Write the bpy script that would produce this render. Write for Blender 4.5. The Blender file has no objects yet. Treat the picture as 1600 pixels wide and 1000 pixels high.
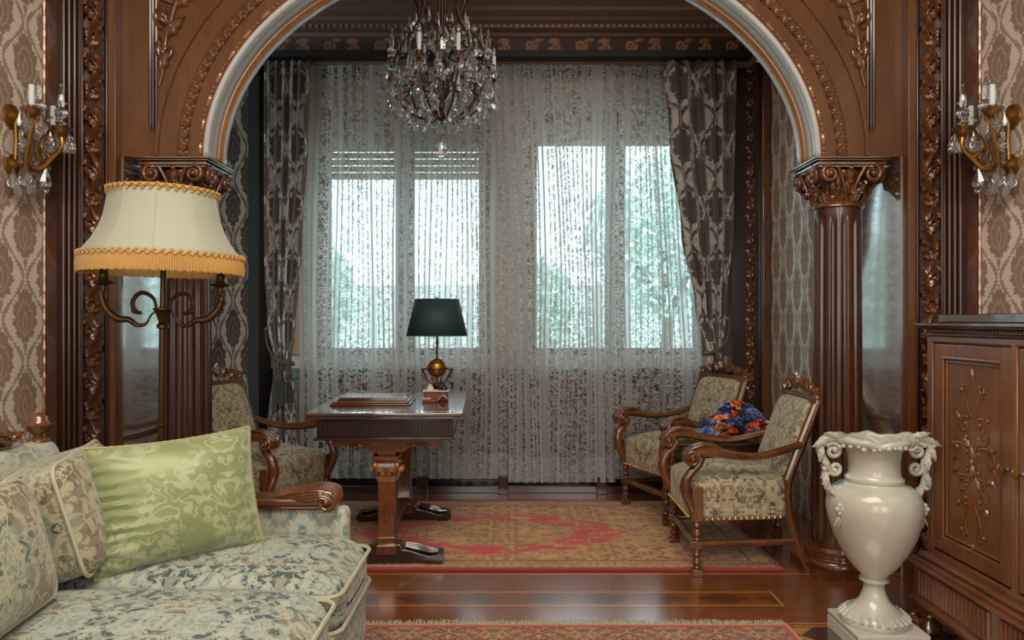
import bpy, bmesh, math, random
import numpy as np
from mathutils import Vector, Matrix, noise as mnoise
C = bpy.context.scene
PI = math.pi
R = math.radians
rnd = random.Random(7)

# ---------------------------------------------------------------- camera, world, light, exposure
cam_d = bpy.data.cameras.new('camera')
cam_d.sensor_width = 36.0
cam_d.lens = 36.0 * 1150 / 1600
cam_d.clip_start = 0.05
cam = bpy.data.objects.new('camera', cam_d)
C.collection.objects.link(cam)
cam.location = (0, 0, 1.2)
cam.rotation_euler = (PI / 2, 0, 0)
C.camera = cam
C.view_settings.view_transform = 'Standard'
C.view_settings.look = 'None'
C.view_settings.gamma = 1
C.view_settings.exposure = 0.0
C.cycles.use_denoising = True
C.cycles.max_bounces = 10
C.cycles.transparent_max_bounces = 16
C.cycles.transmission_bounces = 8
C.cycles.caustics_refractive = False
C.cycles.sample_clamp_indirect = 6

w = bpy.data.worlds.new('world'); C.world = w; w.use_nodes = True
bg = w.node_tree.nodes['Background']
bg.inputs[0].default_value = (0.62, 0.86, 0.92, 1)
bg.inputs[1].default_value = 5.0

def area(name, loc, rot, sx, sy, power, col=(1, 1, 1), portal=False):
    l = bpy.data.lights.new(name, 'AREA'); l.shape = 'RECTANGLE'
    l.size = sx; l.size_y = sy; l.energy = power; l.color = col
    if portal: l.cycles.is_portal = True
    o = bpy.data.objects.new(name, l); C.collection.objects.link(o)
    o.location = loc; o.rotation_euler = rot
    return o
# assumed daylight from behind the camera: two added area lights, no windows there
area('assumed_rear_daylight', (-0.9, -2.6, 1.9), (R(90), 0, 0), 1.3, 2.0, 40, (1.0, 0.95, 0.88))
area('assumed_rear_daylight', (1.1, -2.6, 1.9), (R(90), 0, 0), 1.3, 2.0, 40, (1.0, 0.95, 0.88))
# assumed ceiling light above the camera, an added area light with no fixture
area('assumed_ceiling_light', (0, 0.9, 3.3), (R(8), 0, 0), 2.4, 1.6, 108, (1.0, 0.88, 0.72))
# faint warm area light added under the alcove ceiling, not tied to a fixture
area('added_alcove_light', (0.5, 4.2, 3.2), (0, 0, 0), 1.4, 0.9, 5, (1.0, 0.85, 0.68))
# portals in the two windows
area('window_portal', (-0.79, 5.5, 1.8), (R(-90), 0, 0), 1.2, 1.8, 1, portal=True)
area('window_portal', (0.75, 5.5, 1.8), (R(-90), 0, 0), 1.3, 1.8, 1, portal=True)

# ---------------------------------------------------------------- node expressions
class S:
    __slots__ = ('t', 's')
    def __init__(s, t, k): s.t = t; s.s = k
    def __add__(a, b): return m_('ADD', a, b)
    def __radd__(a, b): return m_('ADD', b, a)
    def __sub__(a, b): return m_('SUBTRACT', a, b)
    def __rsub__(a, b): return m_('SUBTRACT', b, a)
    def __mul__(a, b): return m_('MULTIPLY', a, b)
    def __rmul__(a, b): return m_('MULTIPLY', b, a)
    def __truediv__(a, b): return m_('DIVIDE', a, b)
    def __rtruediv__(a, b): return m_('DIVIDE', b, a)
def _in(t, sock, v):
    if isinstance(v, S): t.links.new(v.s, sock)
    else: sock.default_value = v
def m_(op, *a):
    t = next(x.t for x in a if isinstance(x, S))
    n = t.nodes.new('ShaderNodeMath'); n.operation = op
    for i, x in enumerate(a): _in(t, n.inputs[i], x)
    return S(t, n.outputs[0])
def absf(a): return m_('ABSOLUTE', a)
def frac(a): return m_('FRACT', a)
def sinf(a): return m_('SINE', a)
def cosf(a): return m_('COSINE', a)
def sqrtf(a): return m_('SQRT', a)
def powf(a, b): return m_('POWER', a, b)
def lt(a, b): return m_('LESS_THAN', a, b)
def gt(a, b): return m_('GREATER_THAN', a, b)
def mn(a, b): return m_('MINIMUM', a, b)
def mx(a, b): return m_('MAXIMUM', a, b)
def atan2(a, b): return m_('ARCTAN2', a, b)
def smooth(x, a, b, lo=0.0, hi=1.0):
    n = x.t.nodes.new('ShaderNodeMapRange'); n.interpolation_type = 'SMOOTHSTEP'
    _in(x.t, n.inputs[0], x)
    for i, v in zip((1, 2, 3, 4), (a, b, lo, hi)): n.inputs[i].default_value = v
    return S(x.t, n.outputs[0])
def inside(x, w, e=0.02): return smooth(x, w + e, w - e) if False else smooth(x, w - e, w + e, 1.0, 0.0)
def vec(t, x, y, z):
    n = t.nodes.new('ShaderNodeCombineXYZ')
    for i, v in enumerate((x, y, z)): _in(t, n.inputs[i], v)
    return S(t, n.outputs[0])
def coords(t, kind='Object'):
    n = t.nodes.new('ShaderNodeTexCoord'); s = t.nodes.new('ShaderNodeSeparateXYZ')
    t.links.new(n.outputs[kind], s.inputs[0])
    return S(t, s.outputs[0]), S(t, s.outputs[1]), S(t, s.outputs[2]), S(t, n.outputs[kind])
def noise(t, v, scale, detail=3, rough=.5, dist=0.0, out=0):
    n = t.nodes.new('ShaderNodeTexNoise'); _in(t, n.inputs['Vector'], v)
    n.inputs['Scale'].default_value = scale; n.inputs['Detail'].default_value = detail
    n.inputs['Roughness'].default_value = rough; n.inputs['Distortion'].default_value = dist
    return S(t, n.outputs[out])
def voro(t, v, scale, feature='F1', rand=1.0, out='Distance'):
    n = t.nodes.new('ShaderNodeTexVoronoi'); n.feature = feature; _in(t, n.inputs['Vector'], v)
    n.inputs['Scale'].default_value = scale; n.inputs['Randomness'].default_value = rand
    return S(t, n.outputs[out])
def lin(c):
    r = []
    for v in c[:3]:
        v /= 255.0
        r.append(v / 12.92 if v <= .04045 else ((v + .055) / 1.055) ** 2.4)
    return tuple(r) + (1.0,)
def mixc(t, f, a, b):
    n = t.nodes.new('ShaderNodeMix'); n.data_type = 'RGBA'; n.clamp_factor = True
    _in(t, n.inputs[0], f)
    _in(t, n.inputs[6], a if isinstance(a, S) else lin(a))
    _in(t, n.inputs[7], b if isinstance(b, S) else lin(b))
    return S(t, n.outputs[2])
def newmat(name):
    m = bpy.data.materials.new(name); m.use_nodes = True
    return m, m.node_tree, m.node_tree.nodes['Principled BSDF']
def P(b, **k):
    names = dict(col='Base Color', rough='Roughness', metal='Metallic', ior='IOR', coat='Coat Weight', coat_r='Coat Roughness',
                 coat_ior='Coat IOR', trans='Transmission Weight', sheen='Sheen Weight', alpha='Alpha', sss='Subsurface Weight',
                 emis='Emission Color', estr='Emission Strength', spec='Specular IOR Level')
    for kk, v in k.items():
        i = b.inputs[names[kk]]
        if isinstance(v, tuple) : v = lin(v)
        _in(b.id_data, i, v)
def bump(t, b, h, strength=.3, dist=.002):
    n = t.nodes.new('ShaderNodeBump'); n.inputs['Strength'].default_value = strength
    n.inputs['Distance'].default_value = dist
    _in(t, n.inputs['Height'], h); t.links.new(n.outputs[0], b.inputs['Normal'])

# ---------------------------------------------------------------- materials
MAT = {}
def plain(name, col, rough=.5, **k):
    m, t, b = newmat(name); P(b, col=col, rough=rough, **k); MAT[name] = m; return m
def wood(name, c1, c2, c3, rough=.32, coat=.6, coat_ior=1.6, grain='z', coat_r=.12, spec=.5):
    m, t, b = newmat(name)
    x, y, z, o = coords(t)
    s = dict(x=(6, 60, 60), y=(60, 6, 60), z=(60, 60, 6))[grain]
    v = vec(t, x * s[0] * .1, y * s[1] * .1, z * s[2] * .1)
    n1 = noise(t, v, 1.6, 4, .6, .6)
    v2 = vec(t, x * s[0], y * s[1], z * s[2])
    n2 = noise(t, v2, 3.0, 2, .6)
    big = noise(t, o, 1.3, 2)
    c = mixc(t, smooth(n1, .3, .7), c1, c2)
    c = mixc(t, smooth(n2, .45, .75) * .55, c, c3)
    c = mixc(t, smooth(big, .4, .75) * .35, c, c3)
    P(b, col=c, rough=rough, coat=coat, coat_ior=coat_ior, coat_r=coat_r, spec=spec)
    MAT[name] = m; return m
wood('wall_wood', (94, 57, 29), (114, 71, 36), (62, 34, 18), .38, .35)
wood('dark_wood', (60, 32, 18), (80, 44, 23), (30, 18, 13), .3, .6)
wood('carved_wood', (88, 50, 24), (122, 73, 34), (42, 23, 14), .26, .7, 1.7)
wood('black_wood', (40, 25, 19), (56, 33, 24), (24, 17, 15), .26, .7)
wood('desk_wood', (96, 54, 28), (124, 72, 36), (62, 34, 20), .3, .6, grain='x')
wood('desk_top_wood', (70, 42, 30), (88, 52, 34), (48, 28, 20), .18, 1.0, 2.1, grain='x', coat_r=.06)
wood('cabinet_wood', (106, 62, 34), (130, 80, 42), (66, 38, 22), .3, .6, grain='z')
wood('jamb_varnish', (120, 84, 60), (136, 96, 70), (90, 60, 44), .12, 1.0, 6.0, coat_r=.07, spec=1.0)  # base colour lightened to boost the window reflection in the varnish
wood('gilt_wood', (150, 96, 46), (176, 116, 56), (100, 60, 30), .28, .8, 1.8)
plain('soffit_sheen', (176, 178, 178), .3, coat=.6)  # pale colour stands in for window light mirrored by the glossy soffit
plain('gold', (156, 112, 52), .3, metal=.85)
plain('old_brass', (86, 62, 36), .33, metal=.75)
plain('nail_brass', (220, 184, 120), .25, metal=.9)
plain('candle_wax', (214, 226, 226), .5)
plain('plaster', (176, 160, 146), .8); plain('plaster_rose', (206, 168, 142), .8)
plain('window_frame', (150, 128, 116), .5)
plain('shutter_tan', (190, 162, 132), .6)
plain('sill_stone', (186, 180, 176), .4)
plain('ceiling_paint', (150, 136, 124), .8)
plain('black_void', (30, 27, 26), .5)
plain('fringe_gold', (198, 152, 76), .75, sheen=.4)
plain('rope_brown', (92, 74, 52), .7)
plain('tassel_olive', (56, 58, 46), .8)
plain('dark_green_shade', (22, 52, 54), .65)
plain('paper', (214, 206, 200), .6)
plain('pen_black', (30, 28, 32), .3)
plain('leaf_green', (54, 84, 44), .6)
plain('petal_blue', (84, 124, 190), .6)
plain('petal_indigo', (66, 76, 150), .6)
plain('petal_pale', (176, 184, 222), .6)
plain('petal_orange', (226, 96, 42), .6)
plain('petal_peach', (232, 150, 92), .6)
plain('flower_yellow', (214, 180, 70), .6)
plain('plinth_white', (196, 194, 186), .45)
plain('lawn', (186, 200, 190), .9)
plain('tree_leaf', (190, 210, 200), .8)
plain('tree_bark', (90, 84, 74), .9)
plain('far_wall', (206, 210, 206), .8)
plain('piping_cream', (176, 174, 152), .7)
plain('silk_cord', (150, 150, 96), .5)

def urn_mat():
    m, t, b = newmat('urn_ceramic'); x, y, z, o = coords(t)
    n = noise(t, o, 5, 4)
    P(b, col=mixc(t, smooth(n, .35, .75), (196, 197, 186), (172, 170, 158)), rough=.28, coat=.5)
    MAT['urn_ceramic'] = m
urn_mat()

def crystal():
    m, t, b = newmat('crystal_glass')
    P(b, col=(240, 244, 248), rough=.02, trans=1.0, ior=1.5)
    tr = t.nodes.new('ShaderNodeBsdfTransparent'); gl = t.nodes.new('ShaderNodeBsdfGlossy'); gl.inputs[1].default_value = .04
    fr = t.nodes.new('ShaderNodeFresnel'); fr.inputs[0].default_value = 1.9
    mx1 = t.nodes.new('ShaderNodeMixShader'); t.links.new(fr.outputs[0], mx1.inputs[0])
    t.links.new(b.outputs[0], mx1.inputs[1]); t.links.new(gl.outputs[0], mx1.inputs[2])
    mx2 = t.nodes.new('ShaderNodeMixShader'); mx2.inputs[0].default_value = .12
    t.links.new(mx1.outputs[0], mx2.inputs[1]); t.links.new(tr.outputs[0], mx2.inputs[2])
    t.links.new(mx2.outputs[0], t.nodes['Material Output'].inputs[0]); MAT['crystal_glass'] = m
crystal()
def pane():
    m, t, b = newmat('window_pane')
    tr = t.nodes.new('ShaderNodeBsdfTransparent'); gl = t.nodes.new('ShaderNodeBsdfGlossy'); gl.inputs[1].default_value = .02
    fr = t.nodes.new('ShaderNodeFresnel'); fr.inputs[0].default_value = 1.45
    mx1 = t.nodes.new('ShaderNodeMixShader'); t.links.new(fr.outputs[0], mx1.inputs[0])
    t.links.new(tr.outputs[0], mx1.inputs[1]); t.links.new(gl.outputs[0], mx1.inputs[2])
    t.links.new(mx1.outputs[0], t.nodes['Material Output'].inputs[0]); MAT['window_pane'] = m
pane()

def damask_mask(t, u, v, W, H):
    """u, v in metres -> (motif mask, detail mask) of a half-drop damask"""
    U = u / W; V = v / H
    wob = noise(t, vec(t, absf(frac(U + .5) - .5) * 2.0, V * 2.0, 0.0), 9, 2)
    total = None; det = None
    for ou, ov in ((0, 0), (.5, .5)):
        du = absf(frac(U + (.5 + ou)) - .5)          # mirrored
        dv = frac(V + (.5 + ov)) - .5
        r = sqrtf(du * du * .74 + dv * dv * .50)
        th = atan2(dv + .05, du)
        lob = .205 + .038 * absf(cosf(th * 4.5)) - .02 + .010 * cosf(th * 26.0) + dv * .10
        m1 = smooth(r - lob + (wob - .5) * .06, -.012, .012, 1.0, 0.0)
        vein = smooth(absf(r - lob * .62), .006, .016, 1.0, 0.0)
        dia = smooth(du * 2.2 + absf(dv + .02), .07, .09, 1.0, 0.0)
        ring = smooth(absf(du * 2.2 + absf(dv + .02) - .12), .008, .02, 1.0, 0.0)
        stem = smooth(du * 2 - .05 - .03 * cosf(dv * 40.0), -.01, .02, 1.0, 0.0) * gt(absf(dv), .28) * lt(absf(dv), .42)
        total = m1 if total is None else mx(total, m1)
        total = mx(total, stem * .9)
        d = mx(mx(ring, vein * .5), dia * .0)
        det = d * m1 if det is None else mx(det, d * m1)
    au = absf(frac(U) - .5)
    og = absf(au - (.25 - .20 * cosf(V * 2 * PI)))
    wd = .018 + .026 * absf(sinf(V * 4 * PI)) + .010 * cosf(V * 44 * PI)
    rib = smooth(og - wd + (wob - .5) * .05, -.012, .012, 1.0, 0.0)
    return total, rib, det

def wallpaper(name, axis, W, H, ground, motif, off=(0, 0), metal=.35):
    m, t, b = newmat(name); x, y, z, o = coords(t)
    u = x if axis == 'x' else y
    n = noise(t, o, 9, 3)
    u2 = u + off[0] + (n - .5) * .006; v2 = z + off[1] + (n - .5) * .006
    tot, rib, det = damask_mask(t, u2, v2, W, H)
    f = mx(tot, rib * .85)
    f = f * (1.0 - det * .55)
    wv = noise(t, vec(t, x * 40.0, y * 40.0, z * 160.0), 6, 2)
    g = mixc(t, smooth(wv, .3, .7) * .22, ground, tuple(int(c * .8) for c in ground))
    mo = mixc(t, smooth(wv, .3, .7) * .3, motif, tuple(int(c * .72) for c in motif))
    P(b, col=mixc(t, f, g, mo), rough=.42 + f * .3, metal=(1.0 - f) * metal)
    bump(t, b, f, .25, .001)
    MAT[name] = m
wallpaper('wallpaper_room', 'y', .30, .36, (236, 226, 214), (160, 138, 120), (.02, .06), .08)
wallpaper('wallpaper_alcove_side', 'y', .24, .42, (218, 210, 196), (150, 130, 112), (.03, .1), .0)
wallpaper('wallpaper_alcove_back', 'x', .21, .43, (156, 134, 112), (62, 44, 36), (.08, .17), .0)

def sym(t, a, w): return absf(frac(a / w) - .5) * w
def brocade(name, ground, dark, light, warm, w=.16, s=38, dk=.5, metal=0.0):
    """kaleidoscopic floral brocade in object space"""
    m, t, b = newmat(name); x, y, z, o = coords(t)
    q = vec(t, sym(t, x + .03, w), sym(t, y, w * 1.35), sym(t, z + .05, w * 1.2))
    n1 = noise(t, q, s * .55, 2, .5, 1.6)
    n2 = noise(t, q, s, 3, .55, .8)
    n3 = noise(t, o, 7, 2)
    vd = voro(t, q, s * .8)
    f_dark = smooth(n1 + (n3 - .5) * .25, dk - .02, dk + .02)
    f_light = smooth(absf(n2 - .5), .045, .06, 1.0, 0.0)
    flower = smooth(vd, .22, .3, 1.0, 0.0)
    warmf = smooth(noise(t, q, s * .35, 1, .5, .6), .52, .58)
    c = mixc(t, f_dark, ground, dark)
    c = mixc(t, warmf * .6, c, warm)
    c = mixc(t, f_light * .75, c, light)
    c = mixc(t, flower * .8, c, light)
    wv = noise(t, vec(t, x * 300.0, y * 300.0, z * 300.0), 1, 1)
    c = mixc(t, smooth(wv, .35, .75) * .25, c, dark)
    P(b, col=c, rough=.7, sheen=.25)
    bump(t, b, f_dark + f_light * .5, .3, .0012)
    MAT[name] = m
brocade('sofa_brocade', (136, 152, 146), (58, 80, 78), (178, 182, 166), (142, 132, 108), .30, 26, .52)
brocade('sofa_back_brocade', (134, 142, 126), (66, 80, 70), (184, 178, 150), (134, 112, 86), .34, 24, .54)
brocade('sofa_panel_brocade', (158, 166, 152), (108, 128, 130), (188, 186, 166), (146, 138, 112), .15, 30, .58)
brocade('chair_brocade', (138, 130, 104), (84, 78, 60), (194, 184, 154), (118, 96, 74), .22, 24, .56)
brocade('drape_brocade_alt', (140, 132, 120), (66, 56, 56), (182, 176, 166), (96, 84, 92), .2, 20, .5)

def drape(name, c_ground, c_motif):
    m, t, b = newmat(name); u, v, z, o = coords(t, 'UV')
    tot, rib, det = damask_mask(t, u, v, .30, .42)
    n = noise(t, vec(t, u, v, 0.0), 20, 3, .6, 1.0)
    f = mx(tot, rib)
    c = mixc(t, f, c_ground, c_motif)
    c = mixc(t, smooth(n, .5, .6) * .4, c, (92, 84, 100))
    P(b, col=c, rough=.6, sheen=.3); MAT[name] = m
drape('drape_damask', (180, 176, 168), (78, 63, 55))
plain('inkstand_wood', (112, 60, 34), .55)
plain('drape_lining', (128, 106, 88), .8)

def silk():
    m, t, b = newmat('green_silk'); x, y, z, o = coords(t)
    q = vec(t, sym(t, x + .1, .46), z, 0.0)
    n1 = noise(t, q, 16, 1, .5, 1.8); vd = voro(t, q, 26)
    f = mx(smooth(absf(n1 - .52), .04, .055, 1.0, 0.0), smooth(vd, .3, .35, 1.0, 0.0))
    big = noise(t, o, 5, 2)
    f = f * smooth(big, .42, .52)
    c = mixc(t, f, (136, 147, 102), (166, 174, 136))
    wv = noise(t, vec(t, x * 30.0, y * 30.0, z * 400.0), 2, 1)
    c = mixc(t, smooth(wv, .4, .7) * .2, c, (120, 130, 74))
    P(b, col=c, rough=.42 + f * .15, sheen=.5, metal=.15)
    bump(t, b, f, .15, .001); MAT['green_silk'] = m
silk()

def lace():
    m, t, b = newmat('lace_voile'); u, v, z, o = coords(t, 'UV')
    q = vec(t, u, v, 0.0)
    band = smooth(noise(t, vec(t, u * 1.0, 0.0, 3.0), 13, 1), .51, .54)        # plain voile / lace stripes
    w1 = noise(t, q, 22, 1, .5, 2.4)
    curl = smooth(absf(w1 - .5), .045, .07, 1.0, 0.0)
    vd = voro(t, q, 32); ring = smooth(absf(vd - .34), .05, .09, 1.0, 0.0)
    dot = smooth(vd, .1, .16, 1.0, 0.0)
    lacef = mx(mx(curl, ring), dot)
    lace_a = .14 + lacef * .74
    plain_a = .66 + noise(t, vec(t, u * 500.0, v * 60.0, 0.0), 1, 1) * .2
    hem = smooth(v, .17, .175, 1.0, 0.0)                                          # double hem at the foot
    a = lace_a * (1.0 - band) + plain_a * band
    a = mn(a + hem * .3, 1.0)
    tr = t.nodes.new('ShaderNodeBsdfTransparent')
    df = t.nodes.new('ShaderNodeBsdfDiffuse'); df.inputs[0].default_value = lin((206, 208, 206))
    tl = t.nodes.new('ShaderNodeBsdfTranslucent'); tl.inputs[0].default_value = lin((214, 218, 218))
    m1 = t.nodes.new('ShaderNodeMixShader'); m1.inputs[0].default_value = .5
    t.links.new(df.outputs[0], m1.inputs[1]); t.links.new(tl.outputs[0], m1.inputs[2])
    m2 = t.nodes.new('ShaderNodeMixShader'); t.links.new(a.s, m2.inputs[0])
    t.links.new(tr.outputs[0], m2.inputs[1]); t.links.new(m1.outputs[0], m2.inputs[2])
    t.links.new(m2.outputs[0], t.nodes['Material Output'].inputs[0]); MAT['lace_voile'] = m
lace()

def shade_cloth():
    m, t, b = newmat('cream_shade')
    P(b, col=(204, 210, 192), rough=.75, sheen=.3)
    tl = t.nodes.new('ShaderNodeBsdfTranslucent'); tl.inputs[0].default_value = lin((206, 204, 176))
    m1 = t.nodes.new('ShaderNodeMixShader'); m1.inputs[0].default_value = .3
    t.links.new(b.outputs[0], m1.inputs[1]); t.links.new(tl.outputs[0], m1.inputs[2])
    t.links.new(m1.outputs[0], t.nodes['Material Output'].inputs[0]); MAT['cream_shade'] = m
shade_cloth()

def floor_mat():
    m, t, b = newmat('parquet'); x, y, z, o = coords(t)
    # alcove side and room boards
    pl = noise(t, vec(t, x * 1.2, y * 14.0, 0.0), 3, 4, .6, .5)
    gr = noise(t, vec(t, x * 9.0, y * 160.0, 0.0), 2, 3)
    c = mixc(t, smooth(pl, .3, .7), (120, 64, 28), (150, 86, 38))
    c = mixc(t, smooth(gr, .4, .7) * .5, c, (88, 44, 22))
    ax = absf(x)
    # long inlaid panel with a chain of lozenges
    inpan = gt(y, 3.094) * lt(y, 3.247) * lt(ax, 1.14)
    zig = absf(frac(x / .26) - .5) * 2.0
    dy = absf(y - 3.17) / .07
    loz = lt(zig + dy, .95)
    c = mixc(t, inpan * .8, c, mixc(t, smooth(pl, .3, .7), (128, 72, 32), (146, 86, 40)))
    c = mixc(t, inpan * loz * .75, c, (78, 44, 26))
    # light stringing lines
    ln = None
    for yy in (3.476, 2.911):
        l = lt(absf(y - yy), .006); ln = l if ln is None else mx(ln, l)
    edge = mx(mx(lt(absf(y - 3.094), .005), lt(absf(y - 3.247), .005)) * lt(ax, 1.145), lt(absf(ax - 1.14), .006) * gt(y, 3.09) * lt(y, 3.25))
    ln = mx(ln, edge)
    ln = mx(ln, lt(absf(y - 2.885), .004))
    c = mixc(t, ln * .85, c, (206, 146, 70))
    # front room border of lozenge parquet
    fr = lt(y, 2.87)
    ch = lt(absf(frac(x / .20) - .5) + absf(frac(y / .20) - .5), .5)
    c2 = mixc(t, ch, (62, 34, 20), (190, 124, 56))
    c = mixc(t, fr, c, c2)
    P(b, col=c, rough=.2 + gr * .1, coat=1.0, coat_r=.2, coat_ior=2.9)
    MAT['parquet'] = m
floor_mat()

def rug_mats():
    m, t, b = newmat('alcove_rug'); x, y, z, o = coords(t)
    q = vec(t, sym(t, x, .5), sym(t, y, .42), 0.0)
    n1 = noise(t, q, 22, 3, .6, 1.5); n2 = noise(t, o, 13, 5, .7, .6); n3 = noise(t, vec(t, x * 1.0, y * 2.6, 0.0), 6, 4, .6)
    c = mixc(t, smooth(n1, .42, .56), (196, 146, 84), (146, 94, 52))
    c = mixc(t, smooth(n2, .5, .62) * .6, c, (216, 172, 108))
    # broken red wreath round the medallion
    r = sqrtf((x + .05) * (x + .05) * 1.9 + (y + .05) * (y + .05) * 6.5)
    ring = smooth(absf(r - .80), .14, .24, 1.0, 0.0) * smooth(n3, .44, .53)
    c = mixc(t, ring * .95, c, (206, 34, 56))
    far = smooth(r, 1.25, 1.45) * smooth(n1, .5, .56)
    c = mixc(t, far * .5, c, (122, 44, 40))
    # border: dimensions of the rug 2.70 x 1.33
    ex = 1.36 - absf(x); ey = .665 - absf(y); e = mn(ex, ey)
    bord = lt(e, .12)
    c = mixc(t, bord, c, mixc(t, smooth(n1, .46, .52), (164, 108, 60), (196, 148, 90)))
    c = mixc(t, lt(e, .03), c, (150, 34, 46))
    c = mixc(t, lt(absf(e - .125), .006), c, (80, 46, 36))
    P(b, col=c, rough=.95, sheen=.3); bump(t, b, n2, .5, .003); MAT['alcove_rug'] = m
    m, t, b = newmat('front_rug'); x, y, z, o = coords(t)
    q = vec(t, sym(t, x, .34), sym(t, y, .3), 0.0)
    n1 = noise(t, q, 24, 2, .5, 2.0); n2 = noise(t, q, 40, 2, .5, 1.0)
    c = mixc(t, smooth(n1, .47, .52), (176, 130, 78), (126, 44, 38))
    c = mixc(t, smooth(absf(n2 - .5), .03, .045, 1.0, 0.0) * .8, c, (86, 96, 84))
    e = mn(.98 - absf(x), .9 - absf(y))
    c = mixc(t, lt(e, .016), c, (184, 130, 84))
    c = mixc(t, lt(absf(e - .024), .008), c, (176, 52, 38))
    P(b, col=c, rough=.95, sheen=.3); MAT['front_rug'] = m
rug_mats()
# ---------------------------------------------------------------- mesh building
class MB:
    def __init__(s): s.v = []; s.f = []; s.uv = []; s.M = None
    def _add(s, vs, fs, uv=None):
        o = len(s.v)
        if s.M is not None: vs = [tuple(s.M @ Vector(p)) for p in vs]
        s.v.extend([tuple(p) for p in vs]); s.f.extend([tuple(i + o for i in f) for f in fs])
        s.uv.extend(uv if uv else [(0, 0)] * len(vs)); return s
    def b(s, x0, x1, y0, y1, z0, z1):
        k = .00012 * (1 + (len(s.v) // 8) % 7)      # keeps faces of joined boxes from coinciding
        x0 += k; x1 -= k; y0 += k; y1 -= k; z0 += k; z1 -= k
        vs = [(x, y, z) for z in (z0, z1) for y in (y0, y1) for x in (x0, x1)]
        return s._add(vs, [(0, 2, 3, 1), (4, 5, 7, 6), (0, 1, 5, 4), (2, 6, 7, 3), (0, 4, 6, 2), (1, 3, 7, 5)])
    def grid(s, A, uv=None, closeu=False, closev=False):
        """A: nested list [i][j] of points"""
        n, k = len(A), len(A[0]); vs = [p for r in A for p in r]
        fs = []
        for i in range(n if closeu else n - 1):
            for j in range(k if closev else k - 1):
                a, b_ = i, (i + 1) % n; c, d = j, (j + 1) % k
                fs.append((a * k + c, b_ * k + c, b_ * k + d, a * k + d))
        return s._add(vs, fs, [q for r in uv for q in r] if uv else None)
    def lathe(s, prof, n=32, c=(0, 0, 0), fn=None, flip=False):
        A = []
        for (r, z) in prof:
            row = []
            for i in range(n):
                a = 2 * PI * i / n; rr = r if fn is None else fn(r, z, a)
                row.append((c[0] + rr * math.cos(a), c[1] + rr * math.sin(a), c[2] + z))
            A.append(row)
        s.grid(A, closev=True)
        o = len(s.v) - len(prof) * n
        if prof[0][0] > 1e-5: s.f.append(tuple(range(o + n - 1, o - 1, -1)))
        if prof[-1][0] > 1e-5: s.f.append(tuple(range(len(s.v) - n, len(s.v))))
        return s
    def tube(s, pts, rad, n=8, flat=1.0, up=None, closed=False, caps=True):
        """flat scales the section along `up`"""
        pts = [Vector(p) for p in pts]; m = len(pts)
        if not hasattr(rad, '__len__'): rad = [rad] * m
        tang = []
        for i in range(m):
            a = pts[i - 1] if (i > 0 or closed) else pts[i]; b_ = pts[(i + 1) % m] if (i < m - 1 or closed) else pts[i]
            d = (b_ - a); tang.append(d.normalized() if d.length > 1e-9 else Vector((0, 0, 1)))
        u = Vector(up) if up is not None else (Vector((0, 0, 1)) if abs(tang[0].z) < .9 else Vector((1, 0, 0)))
        A = []
        for i in range(m):
            t = tang[i]
            if up is not None: u0 = Vector(up)
            else: u0 = u
            side = t.cross(u0)
            if side.length < 1e-6: side = t.cross(Vector((1, .3, .2)))
            side.normalize(); uu = side.cross(t).normalized()
            if up is None: u = uu
            r = rad[i]
            A.append([tuple(pts[i] + side * (r * math.cos(2 * PI * k / n)) + uu * (r * flat * math.sin(2 * PI * k / n))) for k in range(n)])
        s.grid(A, closeu=closed, closev=True)
        if caps and not closed:
            o = len(s.v) - m * n
            s.f.append(tuple(range(o, o + n))); s.f.append(tuple(range(len(s.v) - 1, len(s.v) - n - 1, -1)))
        return s
    def ball(s, c, r, sx=1, sy=1, sz=1, n=10):
        k = max(4, n // 2); prof = [(max(1e-4, math.sin(PI * i / k)) * r, -math.cos(PI * i / k) * r) for i in range(k + 1)]
        A = [[(c[0] + p * math.cos(2 * PI * j / n) * sx, c[1] + p * math.sin(2 * PI * j / n) * sy, c[2] + z * sz) for j in range(n)] for p, z in prof]
        return s.grid(A, closev=True)
    def prism(s, poly, y0, y1):
        """poly of (x, z) extruded in y"""
        n = len(poly); vs = [(x, y0, z) for x, z in poly] + [(x, y1, z) for x, z in poly]
        fs = [tuple(range(n)), tuple(range(2 * n - 1, n - 1, -1))] + [(i, i + n, (i + 1) % n + n, (i + 1) % n) for i in range(n)]
        return s._add(vs, fs)
    def build(s, name, mat, parent=None, bevel=0, segs=2, smooth=True, ang=38, uv=False, sub=0, solid=0, kind=None, label=None):
        me = bpy.data.meshes.new(name); me.from_pydata(s.v, [], s.f); me.update()
        bm = bmesh.new(); bm.from_mesh(me); bmesh.ops.recalc_face_normals(bm, faces=bm.faces); bm.to_mesh(me); bm.free()
        if uv:
            l = me.uv_layers.new(name='uv')
            vi = np.zeros(len(me.loops), dtype=np.int32); me.loops.foreach_get('vertex_index', vi)
            a = np.array(s.uv, dtype=np.float32)[vi].ravel(); l.data.foreach_set('uv', a)
        if smooth:
            me.polygons.foreach_set('use_smooth', [True] * len(me.polygons)); me.set_sharp_from_angle(angle=R(ang))
        me.materials.append(MAT[mat] if isinstance(mat, str) else mat)
        o = bpy.data.objects.new(name, me); C.collection.objects.link(o)
        if parent: o.parent = parent
        if bevel:
            m = o.modifiers.new('bevel', 'BEVEL'); m.width = bevel; m.segments = segs; m.limit_method = 'ANGLE'; m.angle_limit = R(40)
        if solid:
            m = o.modifiers.new('solid', 'SOLIDIFY'); m.thickness = solid; m.offset = 0
        if sub:
            m = o.modifiers.new('sub', 'SUBSURF'); m.levels = sub; m.render_levels = sub
        if kind: o['kind'] = kind
        if label: o['label'] = label
        return o
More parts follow.
